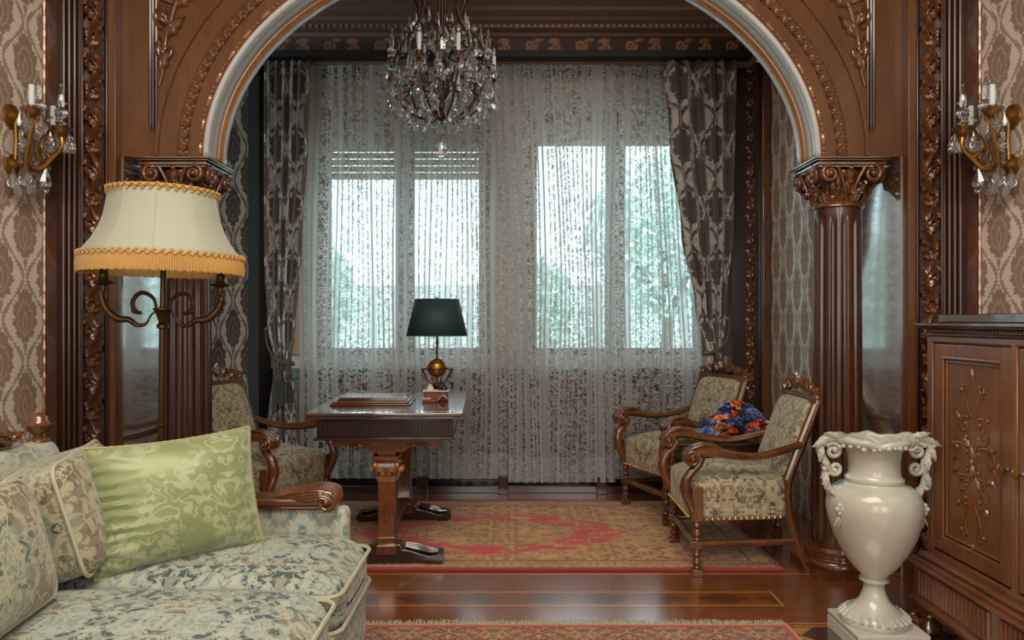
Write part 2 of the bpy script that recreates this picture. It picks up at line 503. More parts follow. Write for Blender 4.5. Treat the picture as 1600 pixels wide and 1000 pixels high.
def box(name, mat, x0, x1, y0, y1, z0, z1, parent=None, bevel=.003, **k):
    return MB().b(x0, x1, y0, y1, z0, z1).build(name, mat, parent, bevel=bevel, **k)
def struct(o): o['kind'] = 'structure'; return o
def thing(name, label, cat, loc=(0, 0, 0), rz=0, group=None):
    o = bpy.data.objects.new(name, None); C.collection.objects.link(o); o.empty_display_size = .1
    o.location = loc; o.rotation_euler = (0, 0, rz); tag(o, label, cat, group); return o
def tag(o, label, cat, group=None):
    o['label'] = label; o['category'] = cat
    if group: o['group'] = group
    return o
def copy_tree(o, parent=None):
    c = o.copy(); C.collection.objects.link(c); c.parent = parent
    for ch in [q for q in bpy.data.objects if q.parent is o]: copy_tree(ch, c)
    return c
def dup(o, parent, M):
    c = o.copy(); C.collection.objects.link(c); c.parent = parent; c.matrix_local = M; return c
def T(x, y, z): return Matrix.Translation((x, y, z))
def bez(pts, n=24):
    """Catmull-Rom through points"""
    P_ = [Vector(p) for p in pts]; P_ = [P_[0] * 2 - P_[1]] + P_ + [P_[-1] * 2 - P_[-2]]; out = []
    segs = len(P_) - 3; per = max(2, n // segs)
    for i in range(segs):
        a, b_, c, d = P_[i:i + 4]
        for k in range(per):
            t = k / per
            out.append(.5 * ((2 * b_) + (c - a) * t + (2 * a - 5 * b_ + 4 * c - d) * t * t + (3 * b_ - a - 3 * c + d) * t ** 3))
    out.append(P_[-2].copy()); return out
def lerp(a, b, t): return a + (b - a) * t
def radii(rs, n):
    out = []
    for i in range(n):
        q = i / (n - 1) * (len(rs) - 1); k = min(int(q), len(rs) - 2); out.append(lerp(rs[k], rs[k + 1], q - k))
    return out
def spiral(cx, cz, r0, r1, a0, turns, n=22):
    """flat spiral in (x, z) going from outer radius r0 to inner r1"""
    return [(cx + lerp(r0, r1, i / n) * math.cos(a0 + turns * 2 * PI * i / n), cz + lerp(r0, r1, i / n) * math.sin(a0 + turns * 2 * PI * i / n)) for i in range(n + 1)]
def curl(mb, pts2, r0, r1, y=0, flat=.7, n=6, ballr=None):
    """raised scroll on the x-z plane; pts2 of (x, z); front is -y"""
    k = len(pts2)
    mb.tube([(x, y, z) for x, z in pts2], radii([r0, r1], k), n=n, flat=flat, up=(0, -1, 0))
    if ballr: mb.ball((pts2[-1][0], y - ballr * .3, pts2[-1][1]), ballr, sy=.8, n=8)
def leaf(mb, x, z, ang, L, W, y=0, H=.008, lobes=3, ribs=True, bend=0.0):
    """lobed relief leaf in x-z plane from base (x, z) along ang, raised toward -y"""
    nu, nv = 14, 7; A = []
    for i in range(nu + 1):
        u = i / nu; wdt = W * math.sin(PI * min(1, u ** .8 * .97 + .03)) * (1 - .35 * abs(math.sin(u * PI * lobes)) ** .7 * (1 if u < .92 else 0))
        a = ang + bend * u; cx = x + L * u * math.cos(ang + bend * u * .5); cz = z + L * u * math.sin(ang + bend * u * .5)
        row = []
        for j in range(nv):
            q = j / (nv - 1) * 2 - 1
            h = H * math.sqrt(max(0, 1 - q * q)) * (1 - .35 * (1 if abs(q) < .2 else 0)) * (.35 + .65 * math.sin(PI * min(1, u * 1.0 + .05)) + .35 * u)
            row.append((cx - math.sin(a) * q * wdt, y - h, cz + math.cos(a) * q * wdt))
        A.append(row)
    mb.grid(A)
# ---- relief height fields (numpy) -------------------------------------------------
def rs_curve(pts, w0, w1, a0, a1, n=60):
    pts = np.array(pts, float); d = np.r_[0, np.cumsum(np.hypot(*np.diff(pts, axis=0).T))]; t = np.linspace(0, d[-1], n)
    x = np.interp(t, d, pts[:, 0]); y = np.interp(t, d, pts[:, 1]); q = t / d[-1]
    return np.c_[x, y, w0 + (w1 - w0) * q, a0 + (a1 - a0) * q]
def rs_spiral(cx, cy, r0, r1, a0, turns, w0, w1, a=1.0, n=60):
    q = np.linspace(0, 1, n); r = r0 + (r1 - r0) * q; th = a0 + turns * 2 * np.pi * q
    return np.c_[cx + r * np.cos(th), cy + r * np.sin(th), w0 + (w1 - w0) * q, np.full(n, a)]
def rs_leaf(x, y, ang, L, W, a=1.0, lobes=3):
    out = []
    for k in range(lobes):
        q = (k + .3) / lobes; bx, by = x + L * q * math.cos(ang), y + L * q * math.sin(ang)
        for s in (-1, 1):
            aa = ang + s * .8; l = W * (1 - .35 * q) * 1.2
            out.append(rs_curve([(bx, by), (bx + l * math.cos(aa), by + l * math.sin(aa))], W * .3, W * .12, a * .9, a * .5, 10))
    out.append(rs_curve([(x, y), (x + L * math.cos(ang), y + L * math.sin(ang))], W * .28, W * .12, a, a * .8, 20))
    return np.vstack(out)
def drop_flat(mb, A, h0):
    """grid of a relief without the cells that stay at ground level, so the ground shows between the carving"""
    n, k = len(A), len(A[0]); fs = []
    for i in range(n - 1):
        for j in range(k - 1):
            if max(h0[i][j], h0[i + 1][j], h0[i][j + 1], h0[i + 1][j + 1]) > 1e-5: fs.append((i * k + j, (i + 1) * k + j, (i + 1) * k + j + 1, i * k + j + 1))
    mb._add([p for r in A for p in r], fs); return mb
def field(samples, U, V, per=None):
    h = np.zeros_like(U)
    offs = (0,) if per is None else (-per, 0, per)
    for o in offs:
        for x, y, w_, a in samples:
            d2 = (U - x) ** 2 + (V - y - o) ** 2
            h = np.maximum(h, a * np.sqrt(np.clip(1 - d2 / (w_ * w_), 0, None)))
    return h
def foliage_tile(W, Pd):
    """acanthus rinceau for a strip of width W, repeat Pd along v"""
    k = W
    s = []
    ys = np.linspace(0, Pd, 50); xs = .26 * k * np.sin(2 * np.pi * ys / Pd)
    s.append(np.c_[xs, ys, np.full(50, .075 * k), np.full(50, .8)])
    for sg, c in ((1, .25), (-1, .75)):
        cy = c * Pd
        s.append(rs_spiral(-sg * .12 * k, cy, .27 * k, .05 * k, 0 if sg > 0 else PI, sg * 1.2, .09 * k, .06 * k, 1.0))
        s.append(rs_curve([(-sg * .12 * k, cy), (-sg * .11 * k, cy + .001)], .1 * k, .1 * k, 1.1, 1.1, 3))
        s.append(rs_leaf(sg * .05 * k, cy - .16 * Pd, PI / 2 - sg * -.5, .3 * k, .3 * k, .95))
        s.append(rs_leaf(sg * .30 * k, cy + .06 * Pd, PI / 2 + sg * .25, .34 * k, .2 * k, .9))
        s.append(rs_leaf(-sg * .36 * k, cy + .12 * Pd, PI / 2 + sg * .3, .26 * k, .18 * k, .9))
        s.append(rs_curve([(sg * .4 * k, cy - .12 * Pd), (sg * .4 * k, cy - .119 * Pd)], .06 * k, .06 * k, .9, .9, 3))
    return np.vstack(s)
def strip_relief(L, W, Pd, amp, res, tile=foliage_tile, place=None, flat=True):
    """grid rows along L; place(u, v, h) -> point"""
    nv = int(L / res) + 1; nu = max(6, int(W / res) + 1)
    per = int(round(Pd / res)); u = np.linspace(-W / 2, W / 2, nu); v = np.arange(per) * (Pd / per)
    Ug, Vg = np.meshgrid(u, v); H = field(tile(W, Pd), Ug, Vg, Pd) * amp
    H = H * (1 - .22 * np.abs(np.sin(2 * np.pi * (Ug * np.sign(Ug) * 1.0 + Vg * .8) / .026)))
    A = [[place(u[j], i * (Pd / per), H[i % per, j]) for j in range(nu)] for i in range(nv)]
    if flat: return drop_flat(MB(), A, [[H[i % per, j] for j in range(nu)] for i in range(nv)])
    return MB().grid(A)

def cushion(mb, w, d, h, puff=.25, corner=.16, n=20, dome=.0, fn=None):
    """rounded box cushion centred on origin, w x d x h; dome lifts the top middle"""
    def face(axis, sgn):
        A = []
        for i in range(n + 1):
            row = []
            for j in range(n + 1):
                a = math.tan((i / n - .5) * PI / 2); b_ = math.tan((j / n - .5) * PI / 2)
                q = [0, 0, 0]; q[axis] = sgn; q[(axis + 1) % 3] = a * sgn; q[(axis + 2) % 3] = b_
                v = Vector(q)
                p = 7.0
                l = (abs(v.x) ** p + abs(v.y) ** p + abs(v.z) ** p) ** (1 / p)
                v = v / l
                x, y, z = v
                f = (1 - min(1, x * x)) * (1 - min(1, y * y))
                zz = z * h / 2 * (1 + puff * f)
                if z > 0: zz += dome * f
                bul = 1 + corner * .12 * (1 - z * z)
                pt = (x * w / 2 * bul, y * d / 2 * bul, zz)
                if fn: pt = fn(*pt)
                row.append(pt)
            A.append(row)
        mb.grid(A)
    for ax in range(3):
        for sg in (-1, 1): face(ax, sg)
    return mb
def weld(o, d=.0008):
    bm = bmesh.new(); bm.from_mesh(o.data); bmesh.ops.remove_doubles(bm, verts=bm.verts, dist=d)
    bmesh.ops.recalc_face_normals(bm, faces=bm.faces); bm.to_mesh(o.data); bm.free()
    o.data.polygons.foreach_set('use_smooth', [True] * len(o.data.polygons)); return o
def rrect(w, d, r, n=6):
    out = []
    for cx, cy, a0 in ((w / 2 - r, d / 2 - r, 0), (-w / 2 + r, d / 2 - r, PI / 2), (-w / 2 + r, -d / 2 + r, PI), (w / 2 - r, -d / 2 + r, 1.5 * PI)):
        for k in range(n): a = a0 + PI / 2 * k / (n - 1); out.append((cx + r * math.cos(a), cy + r * math.sin(a)))
    return out
# ================================================================ THE SETTING
HC = 3.4
struct(box('floor', 'parquet', -3.0, 3.0, -3.2, 5.75, -.1, 0, bevel=0))
struct(box('wall_left', 'wallpaper_room', -2.19, -2.07, -3.2, 3.33, 0, HC, bevel=0))
struct(box('wall_right', 'wallpaper_room', 2.07, 2.19, -3.2, 3.33, 0, HC, bevel=0))
struct(box('wall_rear', 'plaster', -2.19, 2.19, -3.3, -3.2, 0, HC, bevel=0))
struct(box('ceiling', 'ceiling_paint', -3.0, 3.0, -3.2, 3.62, HC, HC + .1, bevel=0))
struct(box('ceiling_alcove', 'ceiling_paint', -3.0, 3.0, 3.62, 5.75, 3.26, 3.36, bevel=0))
struct(box('wall_alcove_left', 'plaster', -2.62, -2.5, 3.6, 5.3, 0, 3.26, bevel=0))
struct(box('wall_alcove_right', 'wallpaper_alcove_side', 1.80, 1.92, 3.70, 5.3, 0, 3.26, bevel=0))
struct(MB().b(-2.5, -1.80, 5.20, 5.3, 0, 3.26).build('wall_alcove_back', 'wallpaper_alcove_back'))

# window wall with two openings
WZ0, WZ1 = .944, 2.75
wl = MB()
wl.b(-2.5, 2.0, 5.36, 5.56, 0, WZ0); wl.b(-2.5, 2.0, 5.36, 5.56, WZ1, 3.3)
wl.b(-2.5, -1.42, 5.36, 5.56, WZ0, WZ1); wl.b(-.16, .10, 5.36, 5.56, WZ0, WZ1); wl.b(1.42, 2.0, 5.36, 5.56, WZ0, WZ1)
struct(wl.build('wall_back', 'plaster_rose'))
def window(n, x0, x1, shut, slits):
    f = MB(); m = (x0 + x1) / 2; y0, y1 = 5.42, 5.48
    for a, b_ in ((x0, x0 + .05), (x1 - .05, x1), (m - .035, m + .035)): f.b(a, b_, y0, y1, WZ0, WZ1)
    f.b(x0, x1, y0, y1, WZ0, WZ0 + .05); f.b(x0, x1, y0, y1, WZ1 - .05, WZ1)
    for a, b_ in ((x0 + .05, m - .035), (m + .035, x1 - .05)):      # casement sashes
        f.b(a, a + .035, y0 + .008, y1 - .012, WZ0 + .05, WZ1 - .05); f.b(b_ - .035, b_, y0 + .008, y1 - .012, WZ0 + .05, WZ1 - .05)
    o = struct(f.build('window_%d' % n, 'window_frame', bevel=.003))
    g = MB().b(x0 + .05, x1 - .05, 5.452, 5.456, WZ0 + .05, WZ1 - .05).build('pane', 'window_pane', o)
    s = MB(); z = WZ1; k = 0; n_sl = int((WZ1 - shut) / .05)
    for i in range(n_sl):
        zt = WZ1 - i * .05; gap = .007 if i >= n_sl - slits else -.001
        s.b(x0 + .045, x1 - .045, 5.50, 5.515, zt - .05 + gap, zt)
    s.b(x0 + .045, x1 - .045, 5.497, 5.518, WZ1 - n_sl * .05 - .05, WZ1 - n_sl * .05)
    s.build('roller_shutter', 'shutter_tan', o)
    return o
window(1, -1.42, -.16, 2.26, 4)
window(2, .10, 1.42, 2.52, 0)
struct(box('window_sill', 'sill_stone', -1.75, 1.55, 5.27, 5.42, .85, .944, bevel=.006))
# dark panelled dado under the sill
t = struct(box('trim_1', 'black_wood', -1.75, 1.56, 5.31, 5.36, .0, .85))
for k in range(7): box('panel', 'dark_wood', -1.70 + k * .465, -1.30 + k * .465, 5.295, 5.312, .2, .78, t, bevel=.01)
# low dark plinth bench below the curtains with short posts
t = struct(box('trim_2', 'black_wood', -1.74, 1.56, 5.10, 5.30, .0, .05))
for x in (-1.3, -.62, -.06, .62, 1.2): box('post', 'dark_wood', x - .035, x + .035, 5.06, 5.12, 0, .12, t)
plain('black_matte', (20, 16, 15), .7)
# dark jamb posts beside the curtain
t = struct(box('trim_3', 'black_matte', -1.80, -1.725, 5.02, 5.36, 0, 3.0))
t = struct(MB().b(1.54, 1.80, 5.14, 5.36, 0, 3.0).build('trim_4', 'black_wood', bevel=.003))
A = strip_relief(2.95, .07, .24, .016, .006, place=lambda u, v, h: (1.665 + u, 5.138 - h, .03 + v))
A.build('carving', 'carved_wood', t, ang=60)
box('bead', 'carved_wood', 1.735, 1.797, 5.10, 5.139, 0, 3.0, t, bevel=.01)

# ---- cornice of the alcove: one swept profile and a relief frieze
cor = MB(); prof = [(5.14, 2.955), (5.00, 2.955), (4.985, 2.965), (4.985, 2.985), (5.0, 2.99), (4.965, 3.10), (4.94, 3.105), (4.93, 3.125),
                    (4.87, 3.13), (4.86, 3.15), (4.80, 3.16), (4.79, 3.175), (4.70, 3.18), (4.68, 3.20), (4.62, 3.205), (4.60, 3.26), (5.14, 3.26)]
n = len(prof); x0, x1 = -1.70, 1.66
cor._add([(x0, y, z) for y, z in prof] + [(x1, y, z) for y, z in prof], [(i, (i + 1) % n, n + (i + 1) % n, n + i) for i in range(n)] + [tuple(range(n)), tuple(range(2 * n - 1, n - 1, -1))])
cor = struct(cor.build('trim_5', 'dark_wood', bevel=.002))
plain('cornice_tan', (124, 100, 86), .65); plain('cornice_carved', (150, 112, 84), .5); plain('cornice_ground', (66, 44, 34), .6); plain('cornice_pale', (150, 132, 122), .6)
cor.data.materials[0] = MAT['cornice_tan']
def frieze_tile(W, Pd):
    k = W; s = []
    for sg, c in ((1, .25), (-1, .75)):
        cy = c * Pd
        s.append(rs_spiral(sg * .08 * k, cy, .36 * k, .08 * k, PI * (.5 if sg > 0 else 1.5), sg * 1.3, .11 * k, .07 * k))
        s.append(rs_leaf(-sg * .3 * k, cy - .12 * Pd, PI / 2 + sg * .4, .55 * k, .3 * k, .8))
        s.append(rs_leaf(sg * .35 * k, cy + .1 * Pd, PI / 2 - sg * .5, .4 * k, .22 * k, .8))
    return np.vstack(s)
A = strip_relief(3.3, .105, .34, .016, .006, frieze_tile, lambda u, v, h: (-1.66 + v, 4.982 - u * .33 - h, 3.045 + u))
A.build('frieze', 'cornice_carved', cor, ang=60)
MB().grid([[(-1.66, 4.9995, 2.9925), (1.62, 4.9995, 2.9925)], [(-1.66, 4.9645, 3.0985), (1.62, 4.9645, 3.0985)]]).build('frieze_ground', 'cornice_ground', cor)
d = MB()
for k in range(82): d.b(-1.66 + k * .04, -1.66 + k * .04 + .022, 4.845, 4.875, 3.128, 3.15)
d.build('dentils', 'cornice_pale', cor, kind='stuff')
box('fillet', 'cornice_pale', -1.68, 1.655, 4.70, 4.79, 3.181, 3.19, cor)
# curtain pelmet board, dark
struct(box('trim_6', 'black_matte', -1.80, 1.60, 4.90, 5.36, 3.0 - .045, 3.0 - .002, bevel=0))

# ---- arch wall
YF, YB = 3.40, 3.60
AX, BZ, ZC = 1.41, 1.03, 1.955
def ell(off, t): return (AX + off) * math.cos(t), ZC + (BZ + off) * math.sin(t)
aw = MB(); N = 96
front = []; top = []
for i in range(N + 1):
    t_ = PI * i / N; x, z = ell(0, t_); front.append((x, z)); top.append((lerp(1.80, -1.80, i / N), HC))
for Y in (YF, YB):
    aw.grid([[(x, Y, z), (X, Y, Z)] for (x, z), (X, Z) in zip(front, top)])
    for sg in (-1, 1): aw.grid([[(sg * AX, Y, ZC), (sg * 1.80, Y, HC)], [(sg * 1.80, Y, ZC), (sg * 1.80, Y, HC - .0001)]])
for sg in (-1, 1): aw.grid([[(sg * AX, YF, ZC), (sg * 1.80, YF, ZC)], [(sg * AX, YB, ZC), (sg * 1.80, YB, ZC)]])
arch = struct(aw.build('wall_arch', 'wall_wood'))
# polished soffit: cove and fillet painted pale as reflected window light, wood torus between
def ellsweep(mb, prof, N=120, z_low=ZC):
    mb.grid([[(ell(o, PI * i / N)[0], y, ell(o, PI * i / N)[1]) for o, y in prof] for i in range(N + 1)])
s_ = MB(); ellsweep(s_, [(.012, YF - .012), (-.004, YF + .004), (-.006, YF + .03), (.004, YF + .06), (.004, YF + .10), (-.002, YF + .115)])
struct(s_.build('trim_7', 'soffit_sheen', solid=.004))
s_ = MB(); ellsweep(s_, [(-.002, YF + .115)] + [(-.002 - .016 * math.sin(PI * k / 6), YF + .115 + .05 * k / 6) for k in range(1, 7)])
struct(s_.build('trim_8', 'gilt_wood', solid=.004))
s_ = MB(); ellsweep(s_, [(-.003, YF + .165), (-.014, YF + .17), (-.014, YF + .195), (-.002, YB + .004)])
struct(s_.build('trim_9', 'soffit_sheen', solid=.004))
# raised archivolt board with fine edge moulding
s_ = MB(); ellsweep(s_, [(.012, YF), (.012, YF - .016), (.21, YF - .016), (.214, YF - .026), (.228, YF - .026), (.234, YF - .014), (.236, YF)])
arv = struct(s_.build('trim_10', 'wall_wood', ang=30))
# bead-and-reel
s_ = MB(); N = 150; L = 4.0
per = 0
for i in range(N):
    t_ = PI * (i + .5) / N; x, z = ell(.024, t_); dx, dz = -(AX) * math.sin(t_), BZ * math.cos(t_); l = math.hypot(dx, dz); dx /= l; dz /= l
    if i % 5 < 2: s_.ball((x, YF - .018, z), .008, n=6)
    elif i % 5 == 3:
        s_.tube([(x + dx * .028 * q, YF - .018, z + dz * .028 * q) for q in (-1, -.8, 0, .8, 1)], [.003, .008, .0095, .008, .003], n=6)
s_.build('bead_and_reel', 'gilt_wood', arv, kind='stuff')
# leaf moulding band, heightfield along the ellipse
def leaftile(W, Pd):
    k = W; s = []
    s.append(rs_leaf(-.45 * k, Pd * .3, 0.0, .8 * k, .5 * k, 1.0, 3))
    s.append(rs_curve([(.3 * k, Pd * .8), (-.1 * k, Pd * .85), (-.35 * k, Pd * .75)], .16 * k, .1 * k, .8, .5, 20))
    s.append(rs_curve([(-.42 * k, 0), (-.42 * k, Pd)], .08 * k, .08 * k, .5, .5, 12)); s.append(rs_curve([(.44 * k, 0), (.44 * k, Pd)], .06 * k, .06 * k, .5, .5, 12))
    return np.vstack(s)
Wd, Pd, res = .05, .052, .0042
LL = 4.05; per = 13; nv = int(LL / Pd) * per; u = np.linspace(-Wd / 2, Wd / 2, 13); v = np.arange(per) * Pd / per
Ug, Vg = np.meshgrid(u, v); H = field(leaftile(Wd, Pd), Ug, Vg, Pd) * .013
# arc length parametrisation
ts = np.linspace(0, PI, 2000); ex = (AX + .105) * np.cos(ts); ez = (BZ + .105) * np.sin(ts); sl = np.r_[0, np.cumsum(np.hypot(np.diff(ex), np.diff(ez)))]
rows = []
for i in range(nv + 1):
    t_ = float(np.interp(i / nv * sl[-1], sl, ts)); row = []
    for j in range(13):
        x, z = ell(.105 + u[j], t_); row.append((x, YF - .018 - H[i % per, j], z))
    rows.append(row)
MB().grid(rows).build('leaf_moulding', 'carved_wood', arv, ang=60)

# ---- spandrel panels: raised vertical strip and scrolling acanthus
for n_, sg in ((11, -1), (12, 1)):
    s_ = MB()
    for k, (dx, h) in enumerate(((-.014, .012), (0, .018), (.014, .012))):
        s_.tube([(sg * 1.655 + dx, YF - .004, 2.07), (sg * 1.655 + dx, YF - h * .5, 2.10), (sg * 1.655 + dx, YF - h * .5, HC)], [.003, .007, .007], n=6)
    st = struct(s_.build('trim_%d' % n_, 'dark_wood'))
    v = MB()
    def sx(x): return sg * x
    main = [(1.628, 2.28), (1.605, 2.38), (1.60, 2.48), (1.575, 2.58), (1.54, 2.68), (1.46, 2.76), (1.38, 2.84), (1.26, 2.92), (1.1, 3.0)]
    pts = [(p.x, p.z) for p in bez([(sx(a), 0, b_) for a, b_ in main], 48)]
    curl(v, pts, .006, .018, YF - .008)
    for (cx, cz, r0, a0, tr) in ((1.60, 2.44, .045, 1.2, -1.3), (1.60, 2.60, .055, -1.4, 1.3), (1.57, 2.72, .06, .6, -1.35), (1.50, 2.82, .065, -1.9, 1.3),
                                 (1.60, 2.88, .055, 2.0, 1.3), (1.36, 2.96, .06, .5, -1.3), (1.24, 3.03, .06, -2, 1.3)):
        sp = spiral(cx, cz, r0, .010, a0, tr); sp = [(sx(a), b_) for a, b_ in sp]
        curl(v, sp, .013, .008, YF - .008, ballr=.017)
    for (lx, lz, la, L_, W_) in ((1.62, 2.34, 1.75, .10, .022), (1.61, 2.40, 1.2, .09, .022), (1.60, 2.50, 2.1, .11, .028), (1.585, 2.56, .9, .09, .025), (1.56, 2.64, 2.3, .12, .03),
                                 (1.56, 2.66, .7, .12, .03), (1.48, 2.75, 1.4, .12, .032), (1.46, 2.76, 2.7, .12, .03), (1.58, 2.80, 1.3, .14, .03), (1.60, 2.94, 1.2, .14, .04), (1.40, 2.85, 1.3, .11, .03),
                                 (1.38, 2.84, 2.8, .12, .03), (1.3, 2.9, 1.4, .11, .03), (1.24, 2.93, 2.8, .12, .03)):
        ang = la if sg > 0 else PI - la
        leaf(v, sx(lx), lz, ang, L_ * 1.25, W_ * 1.5, YF - .002, .020, 3, bend=.5 * sg)
    v.build('scrollwork', 'carved_wood', st, ang=60)

# ---- wall piers between arch and side walls, with carved strips
for n_, sg in ((13, -1), (15, 1)):
    m = MB()
    def bb(xa, xb, *r): m.b(min(sg * xa, sg * xb), max(sg * xa, sg * xb), *r)
    bb(1.80, 2.10, 3.34, 3.70, 0, HC)
    pier = struct(m.build('trim_%d' % n_, 'wall_wood', bevel=.003))
    m = MB(); bb(1.795, 1.83, 3.40, 3.98, 0, ZC + .02); m.build('jamb_panel', 'jamb_varnish', pier)
    m = MB()
    bb(1.925, 1.94, 3.30, 3.341, 0, HC); bb(1.83 + .0, 1.838, 3.325, 3.341, 0, HC)
    m.build('fillet', 'dark_wood', pier, bevel=.004)
    m = MB()
    for xa, xb, y in ((1.845, 1.853, 3.318), (1.955, 1.98, 3.30), (1.985, 1.998, 3.285), (2.00, 2.03, 3.27)): pass
    bb(1.842, 1.935, 3.326, 3.342, 0, HC)
    m.build('carving_ground', 'black_wood', pier)
    cx = sg * 1.888
    A = strip_relief(HC - .02, .088, .24, .034, .004, place=lambda u, v, h: (cx + u * sg, 3.325 - h, .01 + v))
    A.build('carving', 'carved_wood', pier, ang=60)
    m = MB()
    for k in range(4):
        x = 1.952 + k * .017
        m.tube([(sg * x, 3.325 - .012 * k, 0.0), (sg * x, 3.325 - .012 * k, HC)], .0095, n=8)
    bb(2.005, 2.05, 3.24, 3.34, 0, HC)
    m.build('reeding', 'dark_wood', pier, ang=50)
    # gilt cord where the wallpaper meets the frame
    m = MB(); pts = [(sg * 2.062, 3.245, z * .02) for z in range(170)]
    m.tube(pts, [.0065 + .0018 * math.sin(i * 1.9) for i in range(170)], n=6)
    m.build('gilt_cord', 'gilt_wood', pier)
struct(box('baseboard_left', 'dark_wood', -2.07, -2.045, -3.2, 3.24, 0, .16, bevel=.006))
struct(box('baseboard_right', 'dark_wood', 2.045, 2.07, -3.2, 3.24, 0, .16, bevel=.006))

# ---- columns
def acanthus(mb, bx, by, bz, ang, H, W, curlr):
    """leaf hugging a bell: rises H from (bx,by,bz) then curls outward along ang"""
    ox, oy = math.cos(ang), math.sin(ang); tx, ty = -oy, ox; nu, nv = 14, 9; A = []
    for i in range(nu + 1):
        u = i / nu
        if u < .7: r = .012 * math.sin(u * 2) + .01 * u; z = H * u / .7 * .9
        else:
            a = (u - .7) / .3 * PI * 1.1; r = .016 + curlr * (1 - math.cos(a)) ; z = H * .9 + curlr * math.sin(a)
        wd = W * (.55 + .45 * math.sin(PI * (u * .8 + .1))) * (1 - .28 * abs(math.sin(u * PI * 4))) * (1 if u < .85 else 1 - (u - .85) * 3.2)
        row = []
        for j in range(nv):
            q = j / (nv - 1) * 2 - 1; rib = .005 * math.cos(q * PI * 2.5)
            d = r + rib + .006 * (1 - q * q)
            row.append((bx + ox * d + tx * q * wd, by + oy * d + ty * q * wd, bz + z - .012 * abs(q) * u))
        A.append(row)
    mb.grid(A)
def column(x, y, label):
    c = thing('column', label, 'column', (x, y, 0), 0, 'fluted columns under the arch')
    H0 = .11; H1 = 1.735
    b = MB(); b.b(-.165, .165, -.165, .165, 0, .035)
    b.lathe([(.165, .035), (.172, .045), (.172, .055), (.165, .066), (.148, .07), (.145, .078), (.150, .084), (.150, .094), (.142, .1), (.128, .104), (.122, .12), (.0, .12)], 40)
    b.build('base', 'carved_wood', c, ang=35)
    s = MB()
    def fl(r, z, a):
        k = (a / (2 * PI) * 14 + .25) % 1; q = (k - .5) / .27
        e = 1.0
        if z > H1 - .10: e = max(0, min(1, (H1 - .04 - z) / .05))
        if z < H0 + .08: e = max(0, min(1, (z - H0 - .03) / .05))
        return r - (.011 * math.sqrt(max(0, 1 - q * q)) * e if abs(q) < 1 else 0)
    zs = [H0, H0 + .03, H0 + .045, H0 + .06, H0 + .09] + [lerp(.2, H1 - .12, k / 8) for k in range(9)] + [H1 - .1, H1 - .08, H1 - .065, H1 - .05, H1 - .04, H1 - .02, H1]
    s.lathe([(.114 - .006 * max(0, (z - .6) / 1.1), z) for z in zs], 14 * 14, fn=fl)
    s.build('shaft', 'dark_wood', c, ang=60)
    k = MB()
    k.lathe([(.108, H1 - .005), (.120, H1), (.120, H1 + .012), (.111, H1 + .018), (.113, H1 + .022), (.105, H1 + .03), (.104, 1.80), (.112, 1.86), (.13, 1.885), (.13, 1.90), (0, 1.90)], 36)
    for i in range(10): a = 2 * PI * i / 10; acanthus(k, .104 * math.cos(a), .104 * math.sin(a), 1.755, a, .058, .034, .011)
    for i in range(10): a = 2 * PI * (i + .5) / 10; acanthus(k, .106 * math.cos(a), .106 * math.sin(a), 1.79, a, .065, .034, .013)
    for q in range(4):
        k.M = Matrix.Rotation(q * PI / 2, 4, 'Z')
        for sg in (-1, 1):
            sp = [(sg * .098 + sg * a, b_) for a, b_ in spiral(0, 1.878, .040, .008, PI * .5, -1.6)]
            k.tube([(a, -.150 + abs(a) * .0, b_) for a, b_ in sp], radii([.012, .009], len(sp)), n=8, flat=1.3, up=(0, -1, 0))
            k.ball((sg * .098, -.160, 1.878), .015, n=10)
            pts = bez([(sg * .02, -.128, 1.80), (sg * .035, -.14, 1.85), (sg * .062, -.152, 1.908)], 10)
            k.tube(pts, radii([.006, .011], len(pts)), n=6)
            # diagonal volute tail
            pts = bez([(sg * .10, -.10, 1.80), (sg * .13, -.13, 1.85), (sg * .15, -.15, 1.90)], 10)
            k.tube(pts, radii([.008, .014], len(pts)), n=6)
        leaf(k, 0, 1.845, PI / 2, .075, .028, -.128, .022, 3)
        k.ball((0, -.15, 1.905), .013, n=8)
    k.M = None
    k.build('capital', 'carved_wood', c, ang=60)
    a = MB()
    for e, z0, z1 in ((.150, 1.908, 1.918), (.160, 1.918, 1.930), (.150, 1.930, 1.936), (.168, 1.936, 1.944), (.176, 1.944, 1.9545)):
        a.b(-e, e, -e, e, z0, z1)
    a.build('abacus', 'jamb_dark', c, bevel=.003)
    return c
wood('jamb_dark', (96, 56, 32), (112, 68, 38), (70, 40, 24), .2, 1.0, 3.2, coat_r=.1, spec=1.0)
column(-1.57, 3.555, 'fluted dark wood column on the left, behind the fringed floor lamp')
column(1.57, 3.555, 'fluted dark wood column with gilded capital behind the white urn')
# ================================================================ RUGS
m = MB(); m.b(-1.36, 1.36, -.665, .665, 0, .012)
o = m.build('rug', 'alcove_rug', bevel=.004); o.location = (-.06, 4.175, 0)
tag(o, 'tan and gold patterned rug with a broken red wreath, under the writing desk', 'rug')
rg = thing('rug', 'red bordered floral rug with frayed fringe, cut off by the bottom edge of the photo', 'rug', (.10, 1.98, 0))
m = MB(); m.b(-.98, .98, -.9, .9, 0, .012); m.build('rug_body', 'front_rug', rg, bevel=.004)
m = MB(); r_ = random.Random(3)
for k in range(620):
    x = -.97 + 1.94 * k / 619; a = r_.uniform(-.6, .6) * (1 if r_.random() < .6 else .3); L = r_.uniform(.016, .05)
    m.tube([(x, .898, .008), (x + a * L * .5, .898 + L * .5, .012 + r_.random() * .008), (x + a * L, .898 + L, .004 + r_.random() * .008)], [.0016, .0016, .001], n=4)
m.build('fringe', 'piping_cream', rg, kind='stuff')

